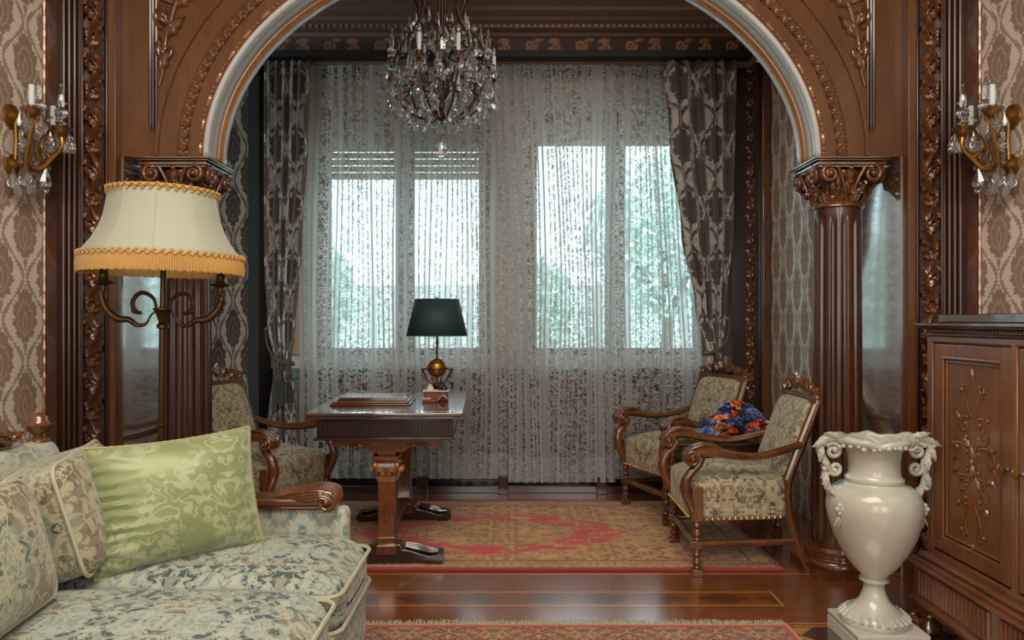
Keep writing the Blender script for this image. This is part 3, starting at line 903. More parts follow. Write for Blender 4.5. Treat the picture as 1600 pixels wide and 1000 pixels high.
# ================================================================ CURTAINS
def cloth(name, mat, x_of, z0, z1, Y, nu, nz, fold, parent=None, uw=None, solid=0, v0=0.0):
    """x_of(s, z) -> x ; fold(s, z) -> y offset ; s in 0..1"""
    A, U = [], []
    for i in range(nu + 1):
        s = i / nu; A.append([]); U.append([])
        for j in range(nz + 1):
            z = lerp(z0, z1, j / nz); zz = z0 - .0 + (z - z0)
            A[-1].append((x_of(s, z), Y + fold(s, z), zz)); U[-1].append((0, z - z0 + v0))
    # arc length along the middle row as u
    mid = int(nz * .35); L = 0; ls = [0]
    for i in range(nu):
        a, b_ = A[i][mid], A[i + 1][mid]; L += math.hypot(a[0] - b_[0], a[1] - b_[1]); ls.append(L)
    off = hash_u(name, x_of(0, z1))
    if uw: ls = [q / L * uw for q in ls]
    U = [[(ls[i] + off, u[1]) for u in U[i]] for i in range(nu + 1)]
    return MB().grid(A, uv=U).build(name, mat, parent, uv=True, ang=80, solid=solid)
def hash_u(n, x): return (abs(x) * 7.31) % 3.0
def sheer(x0, x1, Y, seed, label, hem=.105, lx=None, rx=None):
    r_ = random.Random(seed); k = int((x1 - x0) / .066); ph = [r_.uniform(-.9, .9) for _ in range(k + 3)]; am = [r_.uniform(.45, 1.25) for _ in range(k + 3)]
    def fold(s, z):
        q = s * k; i = int(q); f = q - i; a = lerp(am[i], am[i + 1], f); p = lerp(ph[i], ph[i + 1], f)
        drift = .35 * math.sin(z * 1.7 + i * 1.3)
        return .022 * a * math.sin(2 * PI * q + p + drift * .5) * (.75 + .25 * (3 - z) / 3)
    lx = lx or (lambda z: x0); rx = rx or (lambda z: x1)
    def xo(s, z):
        q = s * k; i = int(q); p = lerp(ph[i], ph[i + 1], q - i)
        return lerp(lx(z), rx(z), s) + .014 * math.sin(4 * PI * q + p) * 1.0 + .012 * math.sin(z * 2 + s * 9)
    o = cloth('sheer_curtain', 'lace_voile', xo, hem, 2.955, Y, k * 12, 30, fold, uw=(x1 - x0) * 1.15)
    return tag(o, label, 'curtain', 'lace sheers across the windows')
sheer(-1.44, -.72, 5.07, 1, 'floral lace sheer, leftmost of the four, beside the tied left drape', .11, lx=lambda z: -1.44 - .03 * (3 - z) * .4)
sheer(-.76, .03, 5.11, 2, 'floral lace sheer directly behind the table lamp and chandelier', .10, rx=lambda z: .03 - .03 * max(0, 2.6 - z) / 2.6)
sheer(-.12, .70, 5.06, 3, 'floral lace sheer just right of the middle join, in front of the right window', .085, lx=lambda z: -.12 + .10 * min(1, (3 - z) / 1.5))
sheer(.66, 1.30, 5.09, 4, 'floral lace sheer, rightmost of the four, against the tied right drape', .10, rx=lambda z: 1.22 + .12 * min(1, (3 - z) / 2.2))
def ip(z, tab):
    tab = sorted(tab)
    if z <= tab[0][0]: return tab[0][1]
    for (a, u), (b_, v) in zip(tab, tab[1:]):
        if z <= b_: t_ = (z - a) / (b_ - a); t_ = t_ * t_ * (3 - 2 * t_); return lerp(u, v, t_)
    return tab[-1][1]
def drape_pair(side, tabL, tabR, z_tie, label, seed, folds, hook, bottom=.05):
    c = thing('drape', label, 'curtain', (0, .09, 0), 0, 'damask drapes')
    r_ = random.Random(seed); ph = [r_.uniform(-.7, .7) for _ in range(folds + 3)]
    def fold(s, z):
        q = s * folds; i = int(q); p = lerp(ph[i], ph[i + 1], q - i)
        w_ = (ip(z, tabR) - ip(z, tabL))
        return .04 * math.sin(2 * PI * q + p + .3 * math.sin(z * 2)) * min(1, .45 + w_) - .02 * math.exp(-((z - z_tie) / .12) ** 2)
    cl = cloth('drape_cloth', 'drape_damask', lambda s, z: lerp(ip(z, tabL), ip(z, tabR), s) + .008 * math.sin(s * folds * 4 * PI), bottom, 2.955, 4.90, folds * 14, 60, fold, c, solid=.004, uw=.62)
    xl, xr = ip(z_tie, tabL), ip(z_tie, tabR); xm = (xl + xr) / 2; hw = (xr - xl) / 2 + .012
    tb = MB(); pts = [(xm + hw * math.cos(a), 4.885 + .065 * math.sin(a), z_tie + .03 * math.cos(a) * side) for a in [2 * PI * k / 28 for k in range(28)]]
    tb.tube(pts, [.009 + .002 * (k % 2) for k in range(28)], n=6, closed=True)
    pts = bez([(xm + hw * side, 4.89, z_tie + .03), (xm + side * (hw + .04), 4.91, z_tie + .10), (hook, 4.98, z_tie + .20)], 14); tb.tube(pts, .007, n=6)
    pts = bez([(xm, 4.815, z_tie - .0), (xm - .012, 4.805, z_tie - .03), (xm, 4.80, z_tie - .06)], 8); tb.tube(pts, .007, n=6)
    t_ = tb.build('tieback', 'rope_brown', c)
    ts_ = MB(); ts_.lathe([(.0, 0), (.012, -.004), (.016, -.016), (.013, -.03), (.02, -.04), (.034, -.055), (.038, -.08), (.036, -.085)], 24, (xm, 4.80, z_tie - .05))
    ts_.lathe([(.036, -.085), (.041, -.088), (.041, -.098), (.037, -.1)], 24, (xm, 4.80, z_tie - .05))
    ts_.lathe([(.037, -.1), (.042, -.16), (.045, -.24), (.0, -.245)], 96, (xm, 4.80, z_tie - .05), fn=lambda r, z, a: r * (1 + .05 * math.sin(a * 24)))
    ts_.build('tassel', 'tassel_olive', c)
    MB().ball((hook, 5.0, z_tie + .21), .018).build('hook', 'gold', c)
    return c
# z of px rows at Y 4.9: z = 1.2 - (py-500)*4.9/1150
drape_pair(-1, [(0, -1.66), (.5, -1.66), (.93, -1.61), (1.15, -1.66), (1.6, -1.68), (3.0, -1.68)],
           [(0, -1.40), (.5, -1.44), (.93, -1.49), (1.15, -1.465), (1.7, -1.42), (2.4, -1.38), (3.0, -1.36)], .93,
           'damask drape tied back with a tassel, left side of the windows', 5, 6, -1.70)
drape_pair(1, [(0, 1.27), (.7, 1.27), (1.0, 1.32), (1.3, 1.245), (1.8, 1.15), (2.4, 1.07), (3.0, 1.03)],
           [(0, 1.47), (.7, 1.46), (1.0, 1.42), (1.3, 1.45), (1.8, 1.50), (3.0, 1.52)], 1.0,
           'damask drape swept aside and tied, right side of the windows', 6, 6, 1.50, .05)

# ================================================================ SOFA
def make_sofa():
    S_ = thing('sofa', 'long sofa in sage floral brocade with carved wooden arms, cut off at the left edge', 'sofa', (0, 0, 0))
    X0, X1 = -1.50, -.465        # back, front
    # upholstered seat rail with skirt
    m = MB(); m.b(X0 + .03, X1 - .02, .30, 2.47, .13, .34)
    m.build('seat_base', 'sofa_brocade', S_, bevel=.03, segs=4)
    for y in (.35, 2.40):
        for x in (X0 + .06, X1 - .07):
            MB().lathe([(.018, 0), (.03, .02), (.034, .05), (.022, .08), (.03, .11), (.036, .14)], 20, (x, y, .012 if x > -1 else 0)).build('leg', 'carved_wood', S_)
    # seat cushions
    for i, (ya, yb) in enumerate(((1.985, 2.455), (1.37, 1.975), (.75, 1.36))):
        d_ = yb - ya; w_ = X1 - (X0 + .16)
        def fn(x, y, z):
            front = max(0, (x / (w_ / 2) - .7) / .3)
            return (x, y, z - (.03 * front ** 2 if z > 0 else 0) + .004 * mnoise.noise(Vector((x * 6, y * 6 + i * 5, z * 3))))
        m = cushion(MB(), w_, d_, .165, .12, .0, 22, .014, fn)
        o = m.build('seat_cushion', 'sofa_brocade', S_); weld(o); o.location = ((X1 + X0 + .16) / 2, (ya + yb) / 2, .410)
        p = MB()
        for zz in (.060, -.062):
            pts = [(x, y, zz - (.022 if x > w_ * .42 and zz > 0 else 0)) for x, y in rrect(w_ * .995, d_ * .995, .05, 7)]
            p.tube(pts, .0065, n=6, closed=True)
        p.build('piping', 'piping_cream', o)
    # wooden-framed upholstered back
    m = MB(); A = []
    prof = [(X0 + .10, .34), (X0 + .07, .60), (X0 + .035, .77), (X0 + .02, .805), (X0 - .02, .815), (X0 - .05, .805), (X0 - .06, .77), (X0 - .04, .30)]
    n = len(prof); ys = [.32, 2.40]
    m._add([(x, ys[0], z) for x, z in prof] + [(x, ys[1], z) for x, z in prof], [(i, (i + 1) % n, n + (i + 1) % n, n + i) for i in range(n)] + [tuple(range(n)), tuple(range(2 * n - 1, n - 1, -1))])
    m.build('backrest', 'sofa_panel_brocade', S_, bevel=.02, segs=4)
    f = MB(); f.b(X0 - .075, X0 - .02, 2.385, 2.455, 0, .77)
    f.tube([(X0 - .02, y, .820) for y in (.35, 1.2, 2.22)], .014, n=8)
    f.build('back_frame', 'carved_wood', S_, bevel=.01)
    f = MB(); f.lathe([(.034, 0), (.03, .006), (.014, .012), (.016, .02), (.03, .03), (.036, .045), (.04, .05), (.033, .056), (.028, .062), (.026, .075), (.016, .086), (.0, .09)], 24, (X0 - .02, 2.36, .814))
    f.build('finial', 'carved_wood', S_)
    # carved crest along the back
    c = MB(); c.M = Matrix(((0, 0 - 0, 0, 0), (0, 0, 0, 0), (0, 0, 0, 0), (0, 0, 0, 1)))
    c.M = Matrix.Translation((X0 - .01, 0, .824)) @ Matrix.Rotation(PI / 2, 4, 'Z')     # local x -> +Y, local -y -> +X
    for (yy, r0, a0, tr) in ((2.20, .020, 2.6, -1.2), (2.12, .034, .2, 1.3), (2.02, .045, 2.8, -1.3), (1.90, .055, .3, 1.35), (1.78, .05, 2.8, -1.3), (1.64, .06, .2, 1.3), (1.5, .05, 2.8, -1.3)):
        curl(c, spiral(yy, r0 * .9, r0, .008, a0, tr), .013, .009, 0, flat=1.0, ballr=.014)
    for (yy, a) in ((2.22, 2.8), (2.12, 2.2), (2.02, 2.5), (1.92, 2.0), (1.84, 1.6), (1.74, 1.2), (1.62, 2.3)):
        leaf(c, yy, .01, a, .09, .026, -.004, .02); leaf(c, yy - .02, .01, PI - a, .07, .022, .004, .02)
    c.build('crest', 'carved_wood', S_, ang=60)
    # far arm
    m = MB(); m.b(X0 + .02, X1 - .09, 2.475, 2.545, .15, .565)
    m.build('arm_panel', 'sofa_panel_brocade', S_, bevel=.02, segs=3)
    m = MB(); m.b(X0, X1 - .16, 2.468, 2.552, .562, .577); m.b(X0, X1 - .17, 2.455, 2.565, .577, .602)
    m.build('arm_rail', 'desk_wood', S_, bevel=.008, segs=3)
    m = MB()
    for k in range(60): m.ball((X0 + .05 + k * .014, 2.472, .556), .0045, n=6)
    m.build('nail_trim', 'nail_brass', S_, kind='stuff')
    c = MB(); cy = 2.51; XE = X1 - .155; k_ = .66
    sp = spiral(0, 0, .052, .008, PI * .62, -1.7, 30)
    def q3(x, y, z): return (XE + x * k_, cy + y, .592 + z * k_)
    c.tube([q3(a, -.050, b_) for a, b_ in sp], radii([.011, .007], len(sp)), n=8, flat=1.4, up=(0, -1, 0))
    c.tube([q3(0, -.050, 0), q3(0, .050, 0)], [.030, .030], n=20)
    c.ball(q3(0, -.058, 0), .012)
    for q in range(4):
        pts = bez([q3(-.24 + q * .02, -.048, .028 - q * .008), q3(-.14 + q * .012, -.054, .050 - q * .014), q3(-.02, -.056, .056 - q * .012), q3(.046 - q * .004, -.052, .025 - q * .010), q3(.052, -.046, -.01)], 18)
        c.tube(pts, radii([.003, .008, .008, .007, .004], len(pts)), n=6)
    for q in range(-2, 3):
        pts = bez([q3(-.26, q * .020, .024), q3(-.10, q * .020, .056), q3(.02, q * .020, .048), q3(.052, q * .018, -.005)], 16)
        c.tube(pts, radii([.003, .010, .010, .005], len(pts)), n=6)
    c.build('arm_scroll', 'carved_wood', S_, ang=60)
    # back cushions
    for i, (yc, wy, rz, hh, bx) in enumerate(((2.11, .50, R(17), .305, -.01), (1.56, .50, R(6), .30, .065))):
        def fn(x, y, z): return (x, y, z + .006 * mnoise.noise(Vector((x * 7, y * 7 + i * 3, z * 7))))
        m = cushion(MB(), wy, hh, .17, .35, .0, 22, .0, fn)
        o = m.build('back_cushion', 'sofa_back_brocade', S_); weld(o)
        o.location = (-1.255 + bx, yc, .505 + hh / 2); o.rotation_euler = (Matrix.Rotation(rz, 4, 'Z') @ Matrix.Rotation(R(-16), 4, 'Y') @ Matrix.Rotation(PI / 2, 4, 'Z') @ Matrix.Rotation(PI / 2, 4, 'X')).to_euler()
        p = MB()
        for zz in (.058, -.058): p.tube([(x, y, zz) for x, y in rrect(wy * .995, hh * .995, .04, 7)], .006, n=6, closed=True)
        p.build('piping', 'piping_cream', o)
    return S_
make_sofa()

# ---- green silk pillow
def pillow():
    W, H, D = .46, .36, .085; n = 46
    def pt(u, v, sg):
        e = lambda q: max(0, 1 - abs(q) ** 2.6)
        th = D * (e(u) ** .55) * (e(v) ** .55)
        # corners stretch, edges pull in
        x = u * W / 2 * (1 - .055 * (1 - v * v)); z = v * H / 2 * (1 - .07 * (1 - u * u))
        wr = 0
        lf = max(0, (-u - .35) / .65)
        wr += lf * .006 * math.sin(v * 34 + 3 * mnoise.noise(Vector((u * 3, v * 3, 0)))) * (1 - v * v) ** .3
        rt = max(0, (u - .6) / .4); wr += rt * .003 * math.sin(v * 24 + 1)
        bt = max(0, (-v - .5) / .5); wr += bt * .004 * math.sin(u * 20 + 2 * mnoise.noise(Vector((u * 4, v * 2, 5))))
        wr += .006 * mnoise.noise(Vector((u * 2.2, v * 2.2, 3 + sg)))
        wr *= min(1, th / .02)
        return (x, -sg * (th + wr), z)
    m = MB()
    for sg in (1, -1):
        m.grid([[pt(i / n * 2 - 1, j / n * 2 - 1, sg) for j in range(n + 1)] for i in range(n + 1)])
    T_ = thing('throw_pillow', 'plump green silk pillow with corded edges, leaning in the corner of the sofa', 'pillow')
    o = m.build('pillow_cover', 'green_silk', T_); weld(o, .0005)
    ed = [pt(i / n * 2 - 1, -1, 1) for i in range(n)] + [pt(1, j / n * 2 - 1, 1) for j in range(n)] + [pt(1 - i / n * 2, 1, 1) for i in range(n)] + [pt(-1, 1 - j / n * 2, 1) for j in range(n)]
    c = MB(); c.tube(ed, [.0042 + .0014 * (k % 2) for k in range(len(ed))], n=6, closed=True); c.build('cord', 'silk_cord', T_)
    return T_
pl_ = pillow()
pl_.location = (-.985, 2.17, .675)
pl_.rotation_euler = (Matrix.Rotation(R(36), 4, 'Z') @ Matrix.Rotation(R(-14), 4, 'X') @ Matrix.Rotation(R(-3), 4, 'Y')).to_euler()
# ================================================================ WRITING DESK
def make_desk():
    D = thing('writing_desk', 'dark polished writing desk on two carved pedestals in the alcove', 'desk', (-.626, 4.0, .012), R(2.1))
    w, l = .375, .525
    m = MB(); m.b(-w, w, -l, l, .730, .748); m.b(-w + .012, w - .012, -l + .012, l - .012, .716, .730)
    m.build('desktop', 'desk_top_wood', D, bevel=.006, segs=3)
    m = MB(); m.b(-w + .05, w - .05, -l + .05, l - .05, .625, .716); m.b(-w + .038, w - .038, -l + .038, l - .038, .612, .626)
    a = m.build('apron', 'black_wood', D, bevel=.004)
    m = MB()
    for k in range(34): m.b(-w + .065 + k * .0185, -w + .065 + k * .0185 + .009, -l + .044, -l + .05, .637, .704)
    m.build('fluting', 'black_wood', a, bevel=.003, kind='stuff')
    for sg in (-1, 1):
        yy = sg * .385
        # shaped bracket
        h = .61; half = [(0, h), (.26, h), (.262, h - .03), (.24, h - .048), (.215, h - .04), (.19, h - .022), (.15, h - .03), (.11, h - .045), (.085, h - .062), (.05, h - .068), (.04, h - .085), (0, h - .085)]
        poly = half + [(-x, z) for x, z in reversed(half[1:-1])]
        m = MB(); m.prism(poly, yy - .03, yy + .03)
        br = m.build('bracket', 'desk_wood', D, bevel=.004)
        m = MB()
        for s in (-1, 1):
            curl(m, [(s * a_, b_) for a_, b_ in spiral(.055, h - .045, .022, .006, 0, 1.2)], .006, .004, yy - .032 * 1, ballr=.006)
            leaf(m, s * .09, h - .03, 0 if s > 0 else PI, .12, .014, yy - .03, .008)
        m.build('carving', 'desk_wood', br, ang=60)
        # pedestal: square tapering shaft with carved capital
        m = MB()
        def sq(prof):
            A = [[(sx_ * r, yy + sy_ * r, z) for sx_, sy_ in ((-1, -1), (1, -1), (1, 1), (-1, 1))] for r, z in prof]; m.grid(A, closev=True)
        sq([(.05, .05), (.05, .09), (.042, .10), (.046, .13), (.040, .14), (.042, .40), (.046, .41), (.05, .42), (.056, .43), (.058, .47), (.05, .49), (.05, .50), (.062, .51), (.062, .53)])
        pd = m.build('pedestal', 'desk_wood', D, bevel=.005)
        m = MB()
        for k in range(8):
            a_ = 2 * PI * k / 8 + PI / 8; acanthus(m, .042 * math.cos(a_), yy + .042 * math.sin(a_), .405, a_, .065, .022, .010)
        for s in (-1, 1):
            for s2 in (-1, 1): m.ball((s * .052, yy + s2 * .052, .485), .014)
            leaf(m, 0, .20, PI / 2, .10, .016, yy - .042, .008)
        m.build('capital', 'gilt_wood', pd, ang=60)
        # spreading foot with carved scroll toes
        half = [(0, .10), (.07, .10), (.08, .075), (.12, .068), (.17, .05), (.21, .04), (.245, .045), (.27, .03), (.275, .012), (.26, 0), (.20, 0), (.19, .01), (0, .01)]
        poly = half + [(-x, z) for x, z in reversed(half[1:-1])]
        m = MB(); m.prism(poly, yy - .045, yy + .045)
        ft = m.build('foot', 'black_wood', D, bevel=.008, segs=3)
        for s in (-1, 1):
            m = MB()
            m.tube([(s * .255, yy - .05, .028), (s * .255, yy + .05, .028)], .024, n=16)
            for q in (-1, 0, 1):
                pts = bez([(s * .09, yy + q * .028, .085), (s * .15, yy + q * .028, .072), (s * .21, yy + q * .026, .056), (s * .25, yy + q * .022, .056)], 12); m.tube(pts, radii([.006, .013, .009, .008], len(pts)), n=6)
            m.build('toe_carving', 'black_wood', ft, ang=50)
    m = MB(); m.b(-.028, .028, -.36, .36, .115, .14); m.b(-.018, .018, -.36, .36, .06, .118); m.build('stretcher', 'desk_wood', D, bevel=.004)
    return D
make_desk()
DZ = .012 + .748
# ---- framed writing box / blotter
B_ = thing('writing_box', 'low stepped wooden writing box lying on the left of the desk', 'box', (-.735, 3.93, DZ), R(2))
m = MB(); m.b(-.205, .205, -.16, .16, 0, .010); m.b(-.195, .195, -.15, .15, .010, .022); m.build('box_base', 'desk_wood', B_, bevel=.005, segs=3)
m = MB(); m.b(-.175, .175, -.125, .125, .022, .030); m.b(-.165, .165, -.115, .115, .030, .038); m.build('lid', 'desk_top_wood', B_, bevel=.005, segs=3)

# ---- table lamp
L_ = thing('table_lamp', 'brass globe table lamp with dark green shade, on the desk', 'lamp', (-.42, 4.12, DZ))
lb = MB(); lb.lathe([(.045, 0), (.045, .008), (.03, .014), (.014, .03), (.012, .05), (.02, .062), (.024, .075), (.016, .09), (.008, .10), (.007, .125)], 24)
lb.lathe([(.0075, .215), (.011, .225), (.006, .235), (.006, .30), (.0095, .315), (.006, .33), (.005, .55), (.009, .556), (.003, .57)], 16)
lb.build('stem', 'old_brass', L_)
MB().ball((0, 0, .172), .055, n=40).build('globe', 'gold', L_)
rg_ = MB(); rg_.tube([(.077 * math.cos(a), .077 * math.sin(a), .168) for a in [2 * PI * k / 40 for k in range(40)]], .0035, n=6, closed=True)
for s in (-1, 1):
    pts = bez([(s * .080, 0, .170), (s * .078, 0, .155), (s * .066, 0, .13), (s * .05, 0, .10), (s * .03, 0, .088), (s * .012, 0, .072)], 20); rg_.tube(pts, .005, n=6)
    rg_.ball((s * .08, 0, .163), .010)
rg_.build('globe_cradle', 'old_brass', L_)
def shell(prof, n, c=(0, 0, 0), fn=None):
    m = MB(); m.grid([[(c[0] + (fn(r, z, 2 * PI * i / n) if fn else r) * math.cos(2 * PI * i / n), c[1] + (fn(r, z, 2 * PI * i / n) if fn else r) * math.sin(2 * PI * i / n), c[2] + z) for i in range(n)] for r, z in prof], closev=True); return m
sh = shell([(.170, .352), (.122, .556)], 64).build('lamp_shade', 'dark_green_shade', L_, solid=.002)
m = MB()
for r, z in ((.1705, .354), (.1225, .554)): m.tube([(r * math.cos(a), r * math.sin(a), z) for a in [2 * PI * k / 64 for k in range(64)]], .0032, n=6, closed=True)
m.build('shade_trim', 'dark_green_shade', sh)
m = MB()
for k in range(3): a = 2 * PI * k / 3; m.tube([(0, 0, .55), (.12 * math.cos(a), .12 * math.sin(a), .55)], .002, n=5)
m.build('shade_holder', 'old_brass', L_)

# ---- inkstand in front of the lamp
K_ = thing('inkstand', 'small two tiered wooden inkstand with pen at the foot of the green table lamp', 'inkstand', (-.415, 4.0, DZ), R(2))
m = MB(); m.b(-.066, .010, -.085, .06, 0, .018); m.b(-.062, .066, -.02, .062, 0, .052); m.build('stand', 'inkstand_wood', K_, bevel=.005, segs=3)
m = MB(); m.b(-.070, .072, -.03, .068, .052, .058); m.b(-.068, -.02, -.08, -.035, .018, .022); m.build('marble_top', 'paper', K_, bevel=.002)
m = MB(); m.lathe([(.018, 0), (.02, .01), (.016, .02), (.008, .024), (.01, .03), (.0, .034)], 18, (-.03, .01, .058)); m.build('inkwell', 'paper', K_)
m = MB(); m.lathe([(.018, 0), (.02, .01), (.016, .02), (.008, .024), (.01, .03), (.0, .034)], 18, (.045, .012, .058)); m.build('inkwell', 'pen_black', K_)
m = MB(); m.tube([(.02, -.03, .045), (.026, .0, .10), (.03, .02, .135)], [.004, .006, .003], n=6); m.build('pen', 'pen_black', K_)
m = MB(); pts = bez([(.01, -.04, .0), (.04, -.045, .03), (.066, -.03, .012)], 10)
m.grid([[(p.x, p.y - .02, p.z + .004), (p.x, p.y + .02, p.z + .004)] for p in pts]); m.build('note_paper', 'paper', K_, solid=.002)
m = MB(); m.tube(bez([(.03, .04, .06), (.05, .05, .10), (.078, .05, .098), (.088, .04, .064)], 14), .005, n=6); m.build('handle', 'pen_black', K_)

# ================================================================ ARMCHAIRS (front of the chair is local +x)
def spindle(mb, x, y, z0, z1, r=.02, n=14):
    H = z1 - z0; pr = [(.75, 0), (.95, .04), (.6, .10), (.55, .16), (1.0, .26), (1.1, .36), (.7, .46), (.5, .52), (.85, .6), (1.05, .72), (.8, .82), (1.0, .9), (1.0, 1)]
    mb.lathe([(r * a, H * b_) for a, b_ in pr], n, (x, y, z0))
def make_chair(label, fabric):
    K = thing('armchair', label, 'armchair', (0, 0, 0), 0, 'carved armchairs in the alcove')
    wf, wb, xf, xb = .245, .205, .25, -.22      # half widths, front / back x
    for s in (-1, 1):
        m = MB(); m.b(xf - .05, xf, s * wf - .025, s * wf + .025, .26, .42)
        m.b(xf - .048, xf - .002, s * wf - .023, s * wf + .023, .13, .165); m.b(xf - .05, xf, s * wf - .025, s * wf + .025, .0, .035)
        spindle(m, xf - .025, s * wf, .035, .13, .021); spindle(m, xf - .025, s * wf, .165, .27, .022)
        m.build('leg', 'carved_wood', K, bevel=.004)
        m = MB(); pts = [(xb - .10, s * wb, 0), (xb - .03, s * wb, .18), (xb, s * wb, .32), (xb - .005, s * wb, .45), (xb - .075, s * wb, .63), (xb - .145, s * wb, .82)]
        pts = bez(pts, 20); m.tube(pts, radii([.020, .022, .024, .022, .018], len(pts)), n=4, flat=1.0, up=(0, 1, 0))
        m.build('leg', 'carved_wood', K, bevel=.004)
    m = MB(); m.tube([(xf - .025, y, .15) for y in (-wf, 0, wf)], [.014, .019, .014], n=10)
    for s in (-1, 1): m.tube([(xf - .025, s * wf, .148), (0, s * (wf + wb) / 2, .148), (xb - .04, s * wb, .148)], [.014, .018, .014], n=10)
    m.build('stretcher', 'carved_wood', K)
    # seat: trapezoid upholstered box with domed top
    def fn(x, y, z):
        k = lerp(wb, wf, (x / .25 + 1) / 2) / .27
        return (x, y * k, z)
    m = cushion(MB(), .52, .56, .20, .1, .0, 20, .045, fn); o = m.build('seat', fabric, K); weld(o); o.location = (0.0, 0, .345)
    m = MB()
    for s in (-1, 1):
        for k in range(14): q = (k + .5) / 14; x = lerp(xf - .055, xb + .03, q); m.ball((x, s * (lerp(wf, wb, q) * 1.085), .272), .0085, n=8)
    for k in range(15): m.ball((xf + .006, lerp(-wf + .03, wf - .03, k / 14), .272), .0085, n=8)
    m.build('nail', 'nail_brass', o, kind='stuff'); bpy.data.objects[-1] if False else None
    o.children[0].location = (0, 0, -.345)
    # back panel, upholstered, raked
    def fb(x, y, z): return (x - (z + .21) * .26, y * 1.0, z)
    m = cushion(MB(), .07, .385, .38, .0, .0, 18, 0, lambda x, y, z: (x * (1 + .5 * (1 - (y / .2) ** 2) * (1 - (z / .2) ** 2)) - (z + .19) * .38, y, z))
    o = m.build('backrest', fabric, K); weld(o); o.location = (xb + .012, 0, .625)
    m = MB(); m.M = Matrix.Translation((xb - .135, 0, .822)) @ Matrix.Diagonal((1,1,1,1)) @ Matrix.Rotation(PI / 2, 4, 'Z')      # local x -> y, local -y -> +x
    m.b(-.22, .22, -.018, .018, -.022, .006)
    m.b(-.22, .22, -.012, .012, .006, .016)
    for s in (-1, 1):
        for (cx, cz, r0, a0, tr) in ((.19, .03, .026, .3, 1.3), (.13, .042, .03, 2.8, -1.3), (.065, .055, .034, .2, 1.3)):
            sp = spiral(cx, cz, r0, .006, a0, tr); sp = [(s * a_, b_) for a_, b_ in sp]; curl(m, sp, .010, .007, 0, flat=1.3, ballr=.010)
        leaf(m, s * .03, .04, PI / 2 - s * .5, .07, .02, -.006, .016); leaf(m, s * .10, .03, PI / 2 - s * .7, .06, .018, -.006, .016)
        leaf(m, s * .17, .02, PI / 2 - s * .9, .06, .016, -.006, .016)
        m.lathe([(.014, 0), (.018, .01), (.01, .02), (.016, .03), (.0, .045)], 12, (s * .21, 0, .0))
    leaf(m, 0, .035, PI / 2, .085, .026, -.008, .02); m.ball((0, -.02, .06), .014)
    m.build('crest', 'carved_wood', K, ang=60)
    for s in (-1, 1): MB().tube([(xb + .01, s * .205, .44), (xb - .06, s * .205, .63), (xb - .135, s * .205, .82)], .017, n=8).build('back_frame', 'carved_wood', K)
    # arms: serpentine post and rail with scrolled hand
    for s in (-1, 1):
        m = MB()
        pts = bez([(xf - .03, s * wf, .27), (xf + .005, s * (wf + .004), .34), (xf + .03, s * (wf + .01), .41), (xf + .018, s * (wf + .012), .47), (xf - .03, s * (wf + .01), .52), (xf - .045, s * (wf + .01), .555)], 24)
        m.tube(pts, radii([.020, .025, .027, .024, .020, .018], len(pts)), n=10, up=(0, 1, 0))
        pts = bez([(xf + .00, s * (wf + .012), .582), (xf - .08, s * (wf + .014), .588), (xf - .20, s * (wf + .012), .566), (xf - .32, s * (wf - .004), .56), (xf - .44, s * (wb + .018), .585), (xb - .055, s * (wb + .004), .61)], 30)
        m.tube(pts, radii([.024, .026, .021, .018, .019, .018], len(pts)), n=10, up=(0, 1, 0), flat=1.25)
        arm = m.build('arm', 'carved_wood', K)
        m = MB(); cx, cz, cy = xf + .004, .556, s * (wf + .012)
        m.tube([(cx, cy - .034, cz), (cx, cy + .034, cz)], .036, n=20)
        for s2 in (-1, 1):
            sp = spiral(cx, cz, .036, .006, PI / 2, -1.5, 22); m.tube([(a_, cy + s2 * .034, b_) for a_, b_ in sp], radii([.010, .007], len(sp)), n=6)
            m.ball((cx, cy + s2 * .042, cz), .012, n=8)
        for q in (-1, 0, 1):
            pts = bez([(cx - .15, cy + q * .013, .596), (cx - .08, cy + q * .017, .618), (cx - .015, cy + q * .02, .608), (cx + .034, cy + q * .02, .568)], 12); m.tube(pts, radii([.004, .010, .010, .006], len(pts)), n=6)
        m.build('scroll', 'carved_wood', arm, ang=60)
    return K
ch = make_chair('carved armchair in olive floral brocade beside the white urn, nearest of the three', 'chair_brocade')
ch.location = (.630, 3.725, .012); ch.rotation_euler = (0, 0, PI)
ch.location = (1.092, 3.70, 0); ch.rotation_euler = (0, 0, R(180))
c2 = copy_tree(ch); c2.scale = (1, 1, 1); c2['label'] = 'carved floral armchair in front of the right drape, beyond the flower table'
c2.location = (1.04, 4.62, .012); c2.rotation_euler = (0, 0, R(204))
c3 = copy_tree(c2); c3['label'] = 'carved armchair left of the desk, half hidden behind column and sofa'
c3.location = (-1.38, 4.10, .012); c3.rotation_euler = (0, 0, R(-22))

